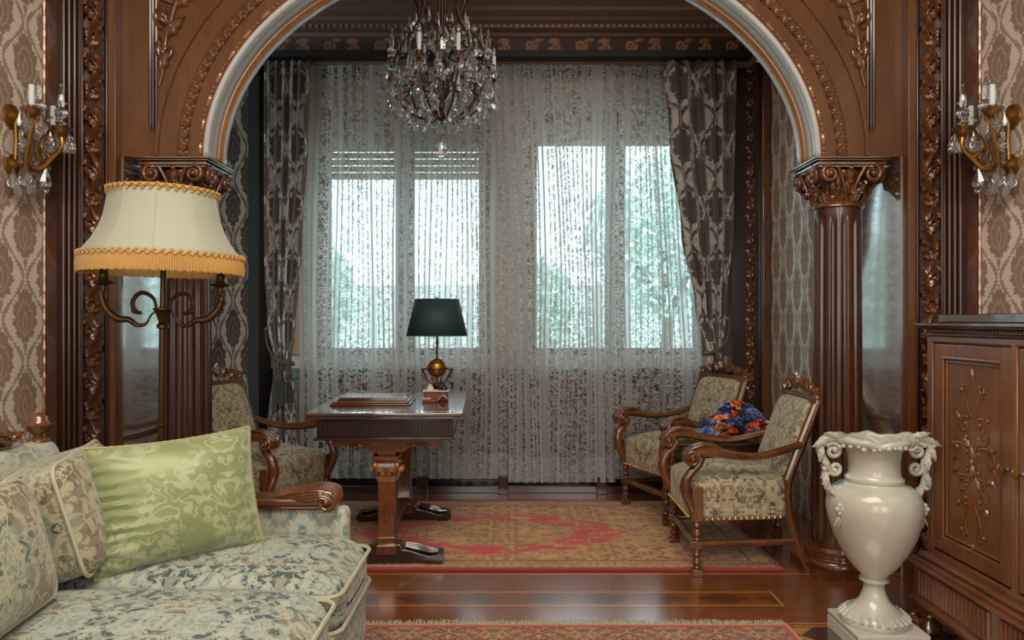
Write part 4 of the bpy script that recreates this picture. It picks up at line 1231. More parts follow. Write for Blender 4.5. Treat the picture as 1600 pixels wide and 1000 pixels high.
# ---- low side table with bent legs
Q = thing('side_table', 'low dark side table between the two right armchairs, holding the bouquet', 'table', (1.17, 4.14, .012), R(0))
m = MB()
poly = [(-.31, -.12), (-.28, -.155), (.28, -.155), (.31, -.12), (.31, .12), (.28, .155), (-.28, .155), (-.31, .12)]
m.M = Matrix(((1, 0, 0, 0), (0, 0, 1, 0), (0, 1, 0, 0), (0, 0, 0, 1))); m.prism(poly, .505, .522); m.M = None
m.build('table_top', 'desk_top_wood', Q, bevel=.005, segs=3)
m = MB(); m.b(-.26, .26, -.12, .12, .425, .505); m.build('apron', 'dark_wood', Q, bevel=.004)
m = MB(); m.tube([(0, -.12, .465), (0, -.135, .465)], [.006, .012], n=10); m.ball((0, -.14, .465), .013); m.build('knob', 'nail_brass', Q)
for sx_ in (-1, 1):
    for sy_ in (-1, 1):
        m = MB(); pts = bez([(sx_ * .24, sy_ * 0.105, .49), (sx_ * .285, sy_ * 0.120, .475), (sx_ * .300, sy_ * 0.125, .42), (sx_ * .290, sy_ * 0.123, .33), (sx_ * .278, sy_ * 0.120, .22)], 20)
        m.tube(pts, radii([.020, .024, .022, .018, .018], len(pts)), n=10)
        spindle(m, sx_ * .278, sy_ * .12, .06, .22, .022); m.b(sx_ * .278 - .022, sx_ * .278 + .022, sy_ * .12 - .022, sy_ * .12 + .022, 0.0, .06)
        m.build('leg', 'carved_wood', Q)
m = MB(); m.b(-.26, .26, -.012, .012, .10, .135); m.tube([(-.278, -.12, .12), (-.278, .12, .12)], .014, n=8); m.tube([(.278, -.12, .12), (.278, .12, .12)], .014, n=8); m.build('stretcher', 'dark_wood', Q)

# ---- bouquet
FB = thing('flower_bouquet', 'low bouquet of blue and orange flowers on the side table', 'flowers', (1.25, 4.14, .535))
m = MB(); m.lathe([(.05, 0), (.09, .02), (.12, .045), (.11, .045), (.0, .02)], 24); m.build('bowl', 'dark_wood', FB)
def flower_mesh(mat, R_, layers, pet, cup, wav):
    m = MB(); r_ = random.Random(len(mat) + 3)
    for l in range(layers):
        q = l / max(1, layers - 1); np_ = pet - l
        for k in range(np_):
            a = 2 * PI * (k + .5 * l) / np_ + r_.uniform(-.1, .1); el = lerp(.25, 1.15, q) + cup; L = R_ * lerp(1, .55, q); W_ = L * .52; A = []
            for i in range(6):
                u = i / 5; e = el - .5 * u * u * (1 - q); cx = L * u * math.cos(e * 1.0); cz = L * u * math.sin(e) ; wd = W_ * math.sin(PI * (u * .75 + .12)) + .001; row = []
                for j in range(5):
                    s = j / 4 * 2 - 1; row.append((cx * math.cos(a) - s * wd * math.sin(a), cx * math.sin(a) + s * wd * math.cos(a), cz + .25 * wd * s * s + wav * math.sin(u * 9 + s * 5)))
                A.append(row)
            m.grid(A)
    m.ball((0, 0, R_ * .22), R_ * .16, n=8)
    return m
protos = {}
fl = [  # x, y, z, kind
    (-.13, -.05, .07, 'petal_blue'), (-.09, .02, .12, 'petal_blue'), (-.04, -.08, .06, 'petal_orange'), (-.11, -.10, .045, 'petal_peach'), (-.165, -.02, .035, 'petal_orange'),
    (-.02, .0, .145, 'petal_pale'), (.0, -.06, .11, 'petal_pale'), (.01, .05, .16, 'petal_orange'), (-.05, .06, .15, 'petal_orange'), (.06, .0, .13, 'petal_blue'), (.05, -.09, .065, 'petal_indigo'),
    (.10, -.05, .09, 'petal_blue'), (.12, -.10, .045, 'petal_orange'), (.16, -.05, .06, 'petal_peach'), (.15, .02, .085, 'petal_pale'), (.19, -.02, .035, 'petal_blue'), (.0, -.13, .04, 'petal_indigo'),
    (-.06, -.13, .025, 'petal_orange'), (.08, -.14, .025, 'petal_blue'), (-.10, .07, .10, 'petal_indigo'), (.10, .06, .12, 'petal_indigo'), (.03, .10, .13, 'petal_pale'), (-.16, .05, .06, 'petal_blue'), (.17, .07, .06, 'petal_blue'), (-.19, -.06, .015, 'petal_blue')]
fl = [(x * .8, y * .8, z, k) for x, y, z, k in fl] + [(x * .62 + .012, y * .55 - .01, z + .03 + .02 * (i % 3), fl[(i * 7 + 3) % len(fl)][3]) for i, (x, y, z, k) in enumerate(fl)]
for i, (x, y, z, kd) in enumerate(fl):
    if kd not in protos:
        big = kd in ('petal_orange', 'petal_peach')
        me = flower_mesh(kd, .046 if big else .040, 3, 7 if big else 8, .1, .003); o = me.build('flower', kd, FB, ang=70); protos[kd] = o
    else: o = protos[kd].copy(); C.collection.objects.link(o); o.parent = FB
    o.location = (x * 1.12, y, z * .72 + .03); o.rotation_euler = (-y * 4 + .5, x * 5, i * 1.3)
lf0 = None
for i in range(26):
    a = i * 2.4; r = .10 + .09 * ((i * 37) % 10) / 10; 
    if lf0 is None:
        m = MB(); m.grid([[(u / 6 * .07, s * .018 * math.sin(PI * (u / 6 * .9 + .06)), .01 * math.sin(u / 6 * 3) + .004 * abs(s)) for s in (-1, 0, 1)] for u in range(7)]); o = m.build('leaf', 'leaf_green', FB, ang=80); lf0 = o
    else: o = lf0.copy(); C.collection.objects.link(o); o.parent = FB
    o.location = (r * math.cos(a), r * .75 * math.sin(a), .04 + .10 * (1 - r / .2)); o.rotation_euler = (.3 * math.sin(i), -.3, a)

# ================================================================ CABINET against the right wall (front faces -x)
def make_cabinet():
    K = thing('cabinet', 'carved walnut sideboard cabinet against the right wall, cut off by the frame', 'cabinet', (0, 0, 0))
    XF, YN, YE = 1.60, 1.40, 2.84
    XW = 2.065
    m = MB(); m.b(XF + .03, XW, YN, YE, .30, 1.14); m.build('body', 'cabinet_wood', K, bevel=.004)
    m = MB()
    for x, z0, z1, e in ((1.575, 1.176, 1.190, .045), (1.585, 1.168, 1.176, .035), (1.60, 1.150, 1.168, .02), (1.59, 1.142, 1.150, .03)): m.b(x, XW, YN - e, YE + e, z0, z1)
    m.build('top', 'desk_top_wood', K, bevel=.004)
    m = MB(); m.b(1.655, XW, YN - .02, YE + .02, 1.19, 1.222); m.build('top_step', 'desk_top_wood', K, bevel=.004)
    m = MB()
    for k in range(90): m.ball((1.598, YN - .01 + k * .0162, 1.160), .006, n=6)
    m.build('beading', 'cabinet_wood', K, kind='stuff')
    # frame round the doors
    m = MB(); m.b(XF - .0, XF + .03, YN, YE, 1.115, 1.142); m.b(XF, XF + .03, YN, YE, .30, .33)
    for y0, y1 in ((YE - .035, YE), (YE - .035 - .47, YE - .035 - .44), (YN, YN + .03), (YN + .485, YN + .51)): m.b(XF, XF + .03, y0, y1, .30, 1.142)
    m.build('face_frame', 'cabinet_wood', K, bevel=.005)
    # doors
    for di in range(2):
        y1 = YE - .035 - di * .47; y0 = y1 - .44; z0, z1 = .335, 1.112
        m = MB(); m.b(XF + .006, XF + .03, y0, y0 + .05, z0, z1); m.b(XF + .006, XF + .03, y1 - .05, y1, z0, z1); m.b(XF + .006, XF + .03, y0, y1, z0, z0 + .05); m.b(XF + .006, XF + .03, y0, y1, z1 - .05, z1)
        d = m.build('door', 'cabinet_wood', K, bevel=.005, segs=3)
        m = MB(); m.b(XF + .02, XF + .034, y0 + .05, y1 - .05, z0 + .05, z1 - .05); m.build('panel', 'cabinet_wood', d)
        m = MB()
        for e, xx, th in ((.052, XF + .012, .007), (.066, XF + .018, .005)):
            for a, b_ in (((y0 + e, z0 + e), (y1 - e, z0 + e)), ((y1 - e, z0 + e), (y1 - e, z1 - e)), ((y1 - e, z1 - e), (y0 + e, z1 - e)), ((y0 + e, z1 - e), (y0 + e, z0 + e))):
                m.tube([(xx, a[0], a[1]), (xx, b_[0], b_[1])], th, n=8)
        m.build('panel_moulding', 'cabinet_wood', d)
        # scroll ornament: local x -> +Y ... front -y -> -x
        m = MB(); cy, cz = (y0 + y1) / 2, .70
        m.M = Matrix.Translation((XF + .019, cy, cz)) @ Matrix.Rotation(-PI / 2, 4, 'Z')
        for s in (-1, 1):
            for vs in (1, -1):
                def tr(l): return [(s * a_, vs * b_) for a_, b_ in l]
                pts = [(p.x, p.z) for p in bez([(.012, 0, .155), (.035, 0, .20), (.045, 0, .235), (.03, 0, .262), (.052, 0, .268), (.062, 0, .25)], 24)]
                curl(m, tr(pts), .0045, .0045, 0, ballr=.008)
                curl(m, tr(spiral(.045, .125, .034, .010, 2.2, -1.0)), .0045, .004, 0, ballr=.007)
                pts = [(p.x, p.z) for p in bez([(.075, 0, .145), (.082, 0, .115), (.078, 0, .08), (.05, 0, .068), (.035, 0, .085)], 20)]; curl(m, tr(pts), .0045, .004, 0, ballr=.007)
                pts = [(p.x, p.z) for p in bez([(.012, 0, .05), (.045, 0, .055), (.095, 0, .055), (.115, 0, .02), (.10, 0, .0)], 20)]; curl(m, tr(pts), .0045, .004, 0, ballr=.007)
                curl(m, tr(spiral(.028, .028, .024, .006, 1.0, 1.0)), .004, .004, 0, ballr=.007)
                leaf(m, s * .02, vs * .05, PI / 2 * vs - s * vs * .5, .04, .009, 0, .007, 2); leaf(m, s * .085, vs * .04, PI / 2 * vs - s * vs * 1.1, .045, .010, 0, .007, 2)
                leaf(m, s * .075, vs * .145, PI / 2 * vs - s * vs * .4, .03, .008, 0, .007, 2)
        leaf(m, 0, .0, PI / 2, .06, .012, 0, .01, 2); leaf(m, 0, 0, -PI / 2, .06, .012, 0, .01, 2); leaf(m, 0, .285, PI / 2, .05, .008, 0, .007, 1); leaf(m, 0, -.285, -PI / 2, .05, .008, 0, .007, 1)
        m.ball((0, -.004, 0), .012)
        m.build('scroll_ornament', 'carved_wood', d, ang=60)
        m = MB(); yk = y0 + .02 if di == 0 else y1 - .02
        m.lathe([(.010, 0), (.007, .008), (.016, .018), (.017, .026), (.008, .032), (0, .033)], 16); m.v = [(XF + .006 - z, yk + x, .715 + y) for x, y, z in m.v]
        m.build('knob', 'carved_wood', d)
    # waist moulding, fluted drawer base, plinth and feet
    m = MB()
    for x, z0, z1, e in ((1.575, .288, .305, .02), (1.555, .272, .288, .035), (1.535, .262, .276, .05)): m.b(x, XW, YN - e, YE + e, z0, z1)
    m.build('waist_moulding', 'cabinet_wood', K, bevel=.006, segs=3)
    m = MB(); m.b(1.56, XW, YN, YE + .015, .135, .264); base = m.build('base', 'cabinet_wood', K)
    m = MB()
    for k in range(62):
        y = YE + .005 - .03 - k * .0225
        if k not in (19, 20, 40, 41) and y > YN: m.tube([(1.559, y, .155), (1.559, y, .245)], .008, n=8)
    m.build('fluting', 'cabinet_wood', base, kind='stuff')
    m = MB(); m.b(1.545, XW, YN - .02, YE + .03, .118, .136); m.b(1.555, XW, YN - .01, YE + .02, .10, .12); m.build('plinth_moulding', 'cabinet_wood', K, bevel=.005)
    for y in (YE - .02, YN + .05):
        for x in (1.60, 2.0):
            m = MB(); m.lathe([(.02, 0), (.04, .012), (.046, .03), (.035, .045), (.028, .055), (.04, .07), (.045, .085), (.045, .101)], 20, (x, y, 0)); 
            for k in range(5): a = PI * .6 + k * .45; acanthus(m, x + .03 * math.cos(a), y + .03 * math.sin(a), .0, a, .07, .014, .008)
            m.build('foot', 'carved_wood', K)
    return K
make_cabinet()
# ================================================================ URN ON PLINTH
PT = thing('plinth', 'low square white plinth under the urn', 'plinth', (1.365, 2.755, 0), 0)
m = MB(); m.b(-.13, .13, -.13, .13, 0, .05); m.b(-.12, .12, -.12, .12, .05, .056); m.b(-.13, .13, -.13, .13, .056, .072)
m.build('plinth_block', 'plinth_white', PT, bevel=.004)
U_ = thing('urn', 'tall white glazed urn with two ornate scroll handles', 'urn', (1.355, 2.755, .072))
m = MB()
m.lathe([(.118, 0), (.122, .012), (.118, .026), (.105, .04), (.075, .06), (.052, .085), (.040, .115), (.036, .14), (.038, .15), (.052, .156), (.052, .164), (.042, .168),
         (.05, .18), (.082, .215), (.118, .27), (.146, .33), (.163, .39), (.168, .43), (.164, .465), (.150, .495), (.125, .513), (.103, .52), (.10, .525), (.103, .53), (.103, .54), (.095, .545),
         (.090, .56), (.089, .60), (.095, .64), (.112, .665), (.118, .68), (.108, .684), (.096, .66), (.08, .60), (.0, .55)], 64)
m.build('body', 'urn_ceramic', U_, ang=50)
m = MB()
for k in range(26): a = 2 * PI * k / 26; m.tube([(.098 * math.cos(a), .098 * math.sin(a), .047), (.121 * math.cos(a + .06), .121 * math.sin(a + .06), .024)], [.004, .008], n=6)
m.build('foot_gadrooning', 'urn_ceramic', U_, ang=60)
m = MB(); r_ = random.Random(4)     # wavy shell-like lip with leaves
N = 90; A = []
for i in range(N):
    a = 2 * PI * i / N; wv = .004 * math.sin(a * 5 + 1) + .002 * math.sin(a * 11); el = 1 + .16 * abs(math.cos(a)) ** 3
    A.append([((rr + wv) * el * math.cos(a), (rr + wv) * math.sin(a), zz + wv * 1.2 + .010 * abs(math.cos(a)) ** 4) for rr, zz in ((.10, .655), (.118, .658), (.128, .668), (.130, .680), (.120, .690), (.104, .690), (.098, .68))])
m.grid(A, closeu=True, closev=True)
for k in range(34):
    a = 2 * PI * k / 34 + r_.uniform(-.05, .05); el = 1 + .14 * abs(math.cos(a)) ** 3; m.ball((.127 * el * math.cos(a), .127 * math.sin(a), .662 + r_.uniform(-.006, .006)), r_.uniform(.008, .013), sz=.8, n=8)
m.build('lip', 'urn_ceramic', U_, ang=70)
for s in (-1, 1):
    m = MB()
    path = [(.10, .672), (.15, .690), (.190, .682), (.206, .652), (.196, .615), (.178, .585), (.188, .550), (.176, .505), (.150, .475), (.146, .44)]
    pts = bez([(s * x, -.01, z) for x, z in path], 54); m.tube(pts, radii([.014, .017, .016, .014, .012, .014, .012, .010], len(pts)), n=10)
    curl(m, [(s * a_, b_) for a_, b_ in spiral(.158, .640, .032, .008, .6, 1.3)], .011, .008, -.01, flat=1.1, ballr=.013)
    curl(m, [(s * a_, b_) for a_, b_ in spiral(.150, .575, .026, .007, .0, -1.2)], .010, .007, -.01, flat=1.1, ballr=.011)
    for k in range(26):
        p = pts[int(k / 26 * (len(pts) - 1))]; m.ball((p.x + r_.uniform(-.01, .014) * s, p.y + r_.uniform(-.014, .010), p.z + r_.uniform(-.008, .008)), r_.uniform(.007, .013), sz=.8, n=7)
    for (x, z, a_, L2) in ((.13, .695, .2, .07), (.18, .690, -.5, .07), (.20, .66, -1.3, .06), (.195, .62, -1.8, .06), (.185, .56, -1.4, .06), (.17, .51, -2.0, .06)):
        aa = a_ if s > 0 else PI - a_; leaf(m, s * x, z, aa, L2, .016, -.022, .012); 
    h = m.build('handle', 'urn_ceramic', U_, ang=70)
    m = MB()   # blossom where the handle meets the shoulder
    cx, cy, cz = s * .148, -.055, .435
    for k in range(6): a = 2 * PI * k / 6; m.ball((cx + .016 * math.cos(a) * s, cy - .006, cz + .016 * math.sin(a)), .011, n=8)
    m.ball((cx, cy - .012, cz), .010, n=8)
    for k in range(4):
        a = -PI / 2 - .5 + k * .3; leaf(m, cx, cz - .015, a, .055, .007, cy, .008, 1)
    m.tube(bez([(s * .15, -.01, .45), (s * .155, -.03, .445), (cx, cy + .01, cz)], 8), .009, n=8)
    m.build('blossom', 'urn_ceramic', h, ang=70)

# ================================================================ FLOOR LAMP
F = thing('floor_lamp', 'tall brass floor lamp with cream bell shade and gold fringe, behind the sofa', 'lamp', (-1.372, 2.86, 0)); F.rotation_euler = (0, R(.7), 0)
m = MB(); m.lathe([(.15, 0), (.15, .012), (.13, .02), (.06, .035), (.03, .05), (.018, .08), (.022, .10), (.012, .12)], 40); m.build('base', 'old_brass', F)
m = MB(); m.lathe([(.0125, .11), (.0125, .785), (.02, .79), (.02, .80), (.012, .805), (.0125, .81), (.0125, 1.165), (.022, 1.17), (.022, 1.18), (.014, 1.19), (.02, 1.21), (.03, 1.235), (.036, 1.24), (.036, 1.246), (.011, 1.25), (.009, 1.62), (.014, 1.625), (.014, 1.64), (.008, 1.66), (.011, 1.68), (.006, 1.70), (.0, 1.712)], 20)
m.build('pole', 'old_brass', F)
arm0 = None
for k, a in enumerate((R(16), R(196))):
    if arm0 is None:
        m = MB()
        pts = bez([(.02, 0, 1.235), (.035, 0, 1.285), (.075, 0, 1.305), (.105, 0, 1.275), (.10, 0, 1.235), (.075, 0, 1.225)], 30); m.tube(pts, radii([.005, .008, .009, .007], len(pts)), n=8)
        pts = bez([(.015, 0, 1.24), (.04, 0, 1.22), (.06, 0, 1.185), (.09, 0, 1.18), (.12, 0, 1.20), (.16, 0, 1.205), (.20, 0, 1.245), (.215, 0, 1.30), (.205, 0, 1.315)], 40); m.tube(pts, radii([.004, .004, .008, .012, .016, .013, .009], len(pts)), n=10)
        for q in range(9): p = pts[18 + q * 2]; m.ball((p.x, p.y - .010, p.z + .006), .006, n=6)
        m.ball((.10, 0, 1.235), .012)
        arm0 = m.build('arm', 'gold' if False else 'old_brass', F)
        m = MB(); m.lathe([(.008, 1.30), (.014, 1.32), (.012, 1.33), (.036, 1.338), (.040, 1.344), (.020, 1.348), (.016, 1.36), (.018, 1.375), (.015, 1.38), (.015, 1.43)], 20, (.208, 0, 0)); m.build('candle_socket', 'old_brass', arm0)
        o = arm0
    else:
        o = arm0.copy(); C.collection.objects.link(o); o.parent = F
        q = arm0.children[0].copy(); C.collection.objects.link(q); q.parent = o
    o.rotation_euler = (0, 0, a)
zb, zt = 1.438, 1.700
prof = [(.196, zt), (.196, zt - .02), (.200, zt - .06), (.209, zt - .11), (.225, zt - .155), (.249, zt - .20), (.275, zt - .235), (.289, zb)]
def lobe(r, z, a): q = (a / (2 * PI) * 10) % 1; return r * (1 - .016 * (1 - abs(2 * q - 1) ** 2) * 1.0)
sm = shell(prof, 160, fn=lobe); shd = sm.build('lamp_shade', 'cream_shade', F, solid=.0015, ang=70)
m = MB()
for k in range(10):
    a = 2 * PI * k / 10; m.tube([(r * .999 * math.cos(a), r * 1.001 * math.sin(a), z) for r, z in prof], .0022, n=5)
m.build('shade_seam', 'piping_cream', shd)
def gimp(r, z, hgt, n, name):
    m = shell([(r + .001, z - hgt / 2), (r + .005, z - hgt / 4), (r + .005, z + hgt / 4), (r + .001, z + hgt / 2)], 160)
    for k in range(n):
        a0 = 2 * PI * k / n; pts = [((r + .007) * math.cos(a0 + q * 2 * PI / n), (r + .007) * math.sin(a0 + q * 2 * PI / n), z + hgt * .45 * math.sin(q * 2 * PI)) for q in (0, .25, .5, .75, 1)]
        m.tube(pts, .003, n=5)
        a1 = a0 + .5 * 2 * PI / n; zz = -hgt * .8 if name == 'top' else hgt * .8
        m.ball((math.cos(a1) * (r + .004), math.sin(a1) * (r + .004), z + zz), .006, n=6)
    return m
gimp(.195, zt - .006, .016, 44, 'top').build('braid_trim', 'fringe_gold', shd, ang=70)
gimp(.289, zb + .002, .014, 64, 'bot').build('braid_trim', 'fringe_gold', shd, ang=70)
fr = MB(); nf = 240
for k in range(nf):
    a = 2 * PI * k / nf; r = .292; j = .0012 * math.sin(k * 2.3)
    fr.tube([((r + j) * math.cos(a), (r + j) * math.sin(a), zb), ((r + .003) * math.cos(a), (r + .003) * math.sin(a), zb - .03), ((r + .001 - j) * math.cos(a), (r + .001 - j) * math.sin(a), zb - .060 - .002 * math.sin(k * 1.7))], [.0040, .0042, .0040], n=5)
fr.build('fringe', 'fringe_gold', shd, ang=80, kind='stuff')
m = MB(); m.ball((0, 0, 1.55), .034, sz=1.3, n=16); m.lathe([(.016, 1.45), (.016, 1.51)], 12)
m.build('bulb', 'candle_wax', F)
m = MB()
for k in range(3): a = 2 * PI * k / 3; m.tube([(0, 0, 1.693), (.195 * math.cos(a), .195 * math.sin(a), 1.693)], .002, n=5)
m.build('shade_holder', 'old_brass', F)

# ================================================================ CRYSTAL PIECES
def gem_drop(L, W, seg=8):
    """flat pear drop hanging from the origin, faceted"""
    m = MB(); prof = [(.0006, 0), (W * .35, -L * .25), (W * .75, -L * .5), (W, -L * .72), (W * .7, -L * .92), (.0006, -L)]
    A = [[(r * math.cos(2 * PI * i / seg + .2), r * .45 * math.sin(2 * PI * i / seg + .2), z) for i in range(seg)] for r, z in prof]
    m.grid(A, closev=True); return m
def gem_rosette(Rr, n=8):
    m = MB()
    for k in range(n):
        a = 2 * PI * k / n; m._add([(0, -.004, 0), (Rr * .55 * math.cos(a - .3), 0, Rr * .55 * math.sin(a - .3)), (Rr * math.cos(a), -.003, Rr * math.sin(a)), (Rr * .55 * math.cos(a + .3), 0, Rr * .55 * math.sin(a + .3)), (0, .004, 0)],
                                   [(0, 1, 2), (0, 2, 3), (4, 2, 1), (4, 3, 2)])
    m.ball((0, 0, 0), Rr * .3, sy=.8, n=6); return m
def gem_spire(H, W):
    m = MB(); m.lathe([(W * .5, 0), (W * .9, H * .06), (W * .4, H * .14), (W, H * .26), (W * .95, H * .34), (W * .35, H * .42), (W * .5, H * .46), (W * .42, H * .7), (W * .12, H * .9), (W * .25, H * .93), (.0005, H)], 8); return m
def gem_bead(r): m = MB(); m.ball((0, 0, 0), r, n=8); return m
def dish(m, c, r, n=20):
    m.lathe([(r * .25, 0), (r * .8, .004), (r, .014), (r * .96, .016), (r * .75, .008), (r * .25, .004)], n, c, fn=lambda q, z, a: q * (1 + .05 * math.cos(a * 10)))
def put(proto, parent, M):
    if proto.get('used'): o = proto.copy(); C.collection.objects.link(o)
    else: o = proto; proto['used'] = 1
    o.parent = parent; o.matrix_local = M; return o
def gems():
    return dict(drop=gem_drop(.062, .017).build('crystal_drop', 'crystal_glass', None, smooth=False), small=gem_drop(.036, .010).build('crystal_drop', 'crystal_glass', None, smooth=False),
                pris=gem_drop(.075, .021, 6).build('crystal_prism', 'crystal_glass', None, smooth=False), ros=gem_rosette(.021).build('crystal_rosette', 'crystal_glass', None, smooth=False), bead=gem_bead(.0075).build('crystal_bead', 'crystal_glass', None, smooth=False),
                spire=gem_spire(.16, .024).build('crystal_spire', 'crystal_glass', None, smooth=False), plate=gem_drop(.085, .026, 6).build('crystal_pendant', 'crystal_glass', None, smooth=False))
def rz(a): return Matrix.Rotation(a, 4, 'Z')

# ---- chandelier
CH = thing('chandelier', 'large brass and crystal chandelier with candle arms, hanging in front of the sheers', 'chandelier', (-.402, 4.2, 2.35))
G = gems()
m = MB(); m.lathe([(.0005, -.02), (.02, -.01), (.034, .01), (.045, .03), (.035, .045), (.014, .06), (.012, .10), (.03, .13), (.036, .16), (.018, .20), (.010, .24), (.010, .36), (.024, .40), (.028, .43), (.014, .47), (.008, .52), (.008, .90), (.05, .905), (.05, .91)], 24)
m.build('stem', 'old_brass', CH)
m = MB(); m.lathe([(.03, .10), (.055, .14), (.062, .20), (.04, .26), (.03, .28)], 12); m.lathe([(.03, .34), (.05, .38), (.055, .44), (.03, .5)], 12); m.build('glass_vase', 'crystal_glass', CH, smooth=False)
MB().lathe([(.0005, -.045), (.018, -.041), (.033, -.028), (.041, -.010), (.042, 0), (.041, .010), (.033, .028), (.018, .041), (.008, .047), (.008, .055), (.0005, .056)], 20, (0, 0, -.175)).build('crystal_ball', 'crystal_glass', CH, ang=5)
m = MB(); m.tube([(0, 0, -.125), (0, 0, -.02)], .002, n=6); m.ball((0, 0, -.118), .008); m.build('ball_hook', 'old_brass', CH)
arm0 = None; NA = 9
for k in range(NA):
    a = 2 * PI * k / NA + .22
    up = k % 2
    if arm0 is None:
        m = MB()
        pts = bez([(.03, 0, .02), (.09, 0, -.005), (.17, 0, .03), (.245, 0, .10), (.285, 0, .17), (.305, 0, .235)], 30); m.tube(pts, radii([.006, .006, .0055, .006], len(pts)), n=8)
        pts = bez([(.24, 0, .10), (.20, 0, .13), (.19, 0, .18), (.215, 0, .20), (.23, 0, .18)], 18); m.tube(pts, radii([.006, .004], len(pts)), n=6)
        m.lathe([(.004, .225), (.012, .235), (.02, .245), (.012, .252), (.016, .262), (.019, .28), (.013, .285)], 14, (.305, 0, 0))
        arm0 = m.build('arm', 'old_brass', CH)
        m = MB(); dish(m, (.305, 0, .238), .042); m.build('drip_pan', 'crystal_glass', arm0)
        arm = arm0
    else:
        arm = arm0.copy(); C.collection.objects.link(arm); arm.parent = CH
        q = arm0.children[0].copy(); C.collection.objects.link(q); q.parent = arm
    arm.rotation_euler = (0, 0, a)
candle0 = None
for k in range(NA):
    a = 2 * PI * k / NA + .22; x, y = .305 * math.cos(a), .305 * math.sin(a)
    if k % 3 != 2 or k == 2:
        if candle0 is None:
            m = MB(); m.lathe([(.0105, .283), (.0105, .375), (.008, .379), (.0, .38)], 14); candle0 = m.build('candle', 'candle_wax', CH)
            m = MB(); m.lathe([(.005, .378), (.010, .388), (.0115, .398), (.008, .412), (.0005, .432)], 10); m.build('bulb', 'crystal_glass', candle0)
            o = candle0
        else:
            o = candle0.copy(); C.collection.objects.link(o); o.parent = CH; q = candle0.children[0].copy(); C.collection.objects.link(q); q.parent = o
        o.location = (x, y, 0)
    else:
        put(G['spire'], CH, T(x, y, .27) @ Matrix.Scale(1.15, 4))
    for j in range(5):
        b_ = a + j * 2 * PI / 5; put(G['drop' if j % 2 == 0 else 'small'], CH, T(x + .040 * math.cos(b_), y + .040 * math.sin(b_), .238) @ rz(b_ + 1))
    put(G['ros'], CH, T(x * 1.03, y * 1.03, .205) @ rz(a + PI / 2))
    put(G['plate'], CH, T(x * 1.02, y * 1.02, .17) @ rz(a * 2.7) @ Matrix.Scale(1.2, 4))
    put(G['spire'], CH, T(.25 * math.cos(a + .35), .25 * math.sin(a + .35), .16) @ Matrix.Scale(1.15, 4))
    put(G['pris'], CH, T(.27 * math.cos(a + .2), .27 * math.sin(a + .2), .10) @ rz(a * 2.1)); put(G['pris'], CH, T(.20 * math.cos(a + .5), .20 * math.sin(a + .5), .04) @ rz(a * 1.1))
    put(G['pris'], CH, T(.14 * math.cos(a + .1), .14 * math.sin(a + .1), .20) @ rz(a * 2.1)); put(G['pris'], CH, T(.23 * math.cos(a + .6), .23 * math.sin(a + .6), .26) @ rz(a * .1))
    put(G['pris'], CH, T(.09 * math.cos(a + .1), .09 * math.sin(a + .1), .10) @ rz(a * 1.6))
    put(G['plate'], CH, T(x * .86, y * .86, .09 - .02 * (k % 2)) @ rz(a * 1.7) @ Matrix.Scale(1.1, 4))
    put(G['spire'], CH, T(.19 * math.cos(a + .3), .19 * math.sin(a + .3), .20) @ Matrix.Scale(.95, 4))
    put(G['drop'], CH, T(.23 * math.cos(a + .3), .23 * math.sin(a + .3), .05) @ rz(a))
    put(G['drop'], CH, T(.16 * math.cos(a), .16 * math.sin(a), .0) @ rz(a + 1.3))
    put(G['small'], CH, T(.10 * math.cos(a + .3), .10 * math.sin(a + .3), -.03) @ rz(a))
    put(G['small'], CH, T(.21 * math.cos(a + .15), .21 * math.sin(a + .15), .02) @ rz(a))
    put(G['ros'], CH, T(.25 * math.cos(a + .3), .25 * math.sin(a + .3), .13) @ rz(a * 2))
    put(G['drop'], CH, T(.13 * math.cos(a + .2), .13 * math.sin(a + .2), .13) @ rz(a * 1.3))
# crown of upswept scrolls
s0 = None
for k in range(8):
    a = 2 * PI * k / 8
    if s0 is None:
        m = MB(); pts = bez([(.19, 0, .24), (.235, 0, .32), (.225, 0, .42), (.16, 0, .52), (.13, 0, .62), (.17, 0, .72), (.10, 0, .82), (.02, 0, .84)], 42); m.tube(pts, radii([.006, .007, .006], len(pts)), n=7)
        pts = bez([(.02, 0, .22), (.10, 0, .18), (.17, 0, .20), (.19, 0, .24)], 14); m.tube(pts, .006, n=7)
        s0 = m.build('crown_arm', 'old_brass', CH); o = s0
    else: o = s0.copy(); C.collection.objects.link(o); o.parent = CH
    o.rotation_euler = (0, 0, a)
    put(G['spire'], CH, T(.225 * math.cos(a), .225 * math.sin(a), .36) @ Matrix.Scale(1.0, 4))
    put(G['plate'], CH, T(.20 * math.cos(a + .2), .20 * math.sin(a + .2), .45) @ rz(a * 1.9))
    put(G['plate'], CH, T(.15 * math.cos(a + .4), .15 * math.sin(a + .4), .58) @ rz(a * 1.2))
    put(G['drop'], CH, T(.11 * math.cos(a), .11 * math.sin(a), .50) @ rz(a * 1.4))
    put(G['drop'], CH, T(.17 * math.cos(a + .3), .17 * math.sin(a + .3), .38) @ rz(a * 1.1))
    put(G['ros'], CH, T(.21 * math.cos(a + .4), .21 * math.sin(a + .4), .48) @ rz(a * 2.3))
    put(G['ros'], CH, T(.10 * math.cos(a + .4), .10 * math.sin(a + .4), .36) @ rz(a * 2.3))
m = MB()   # strings of small beads draped between the arms
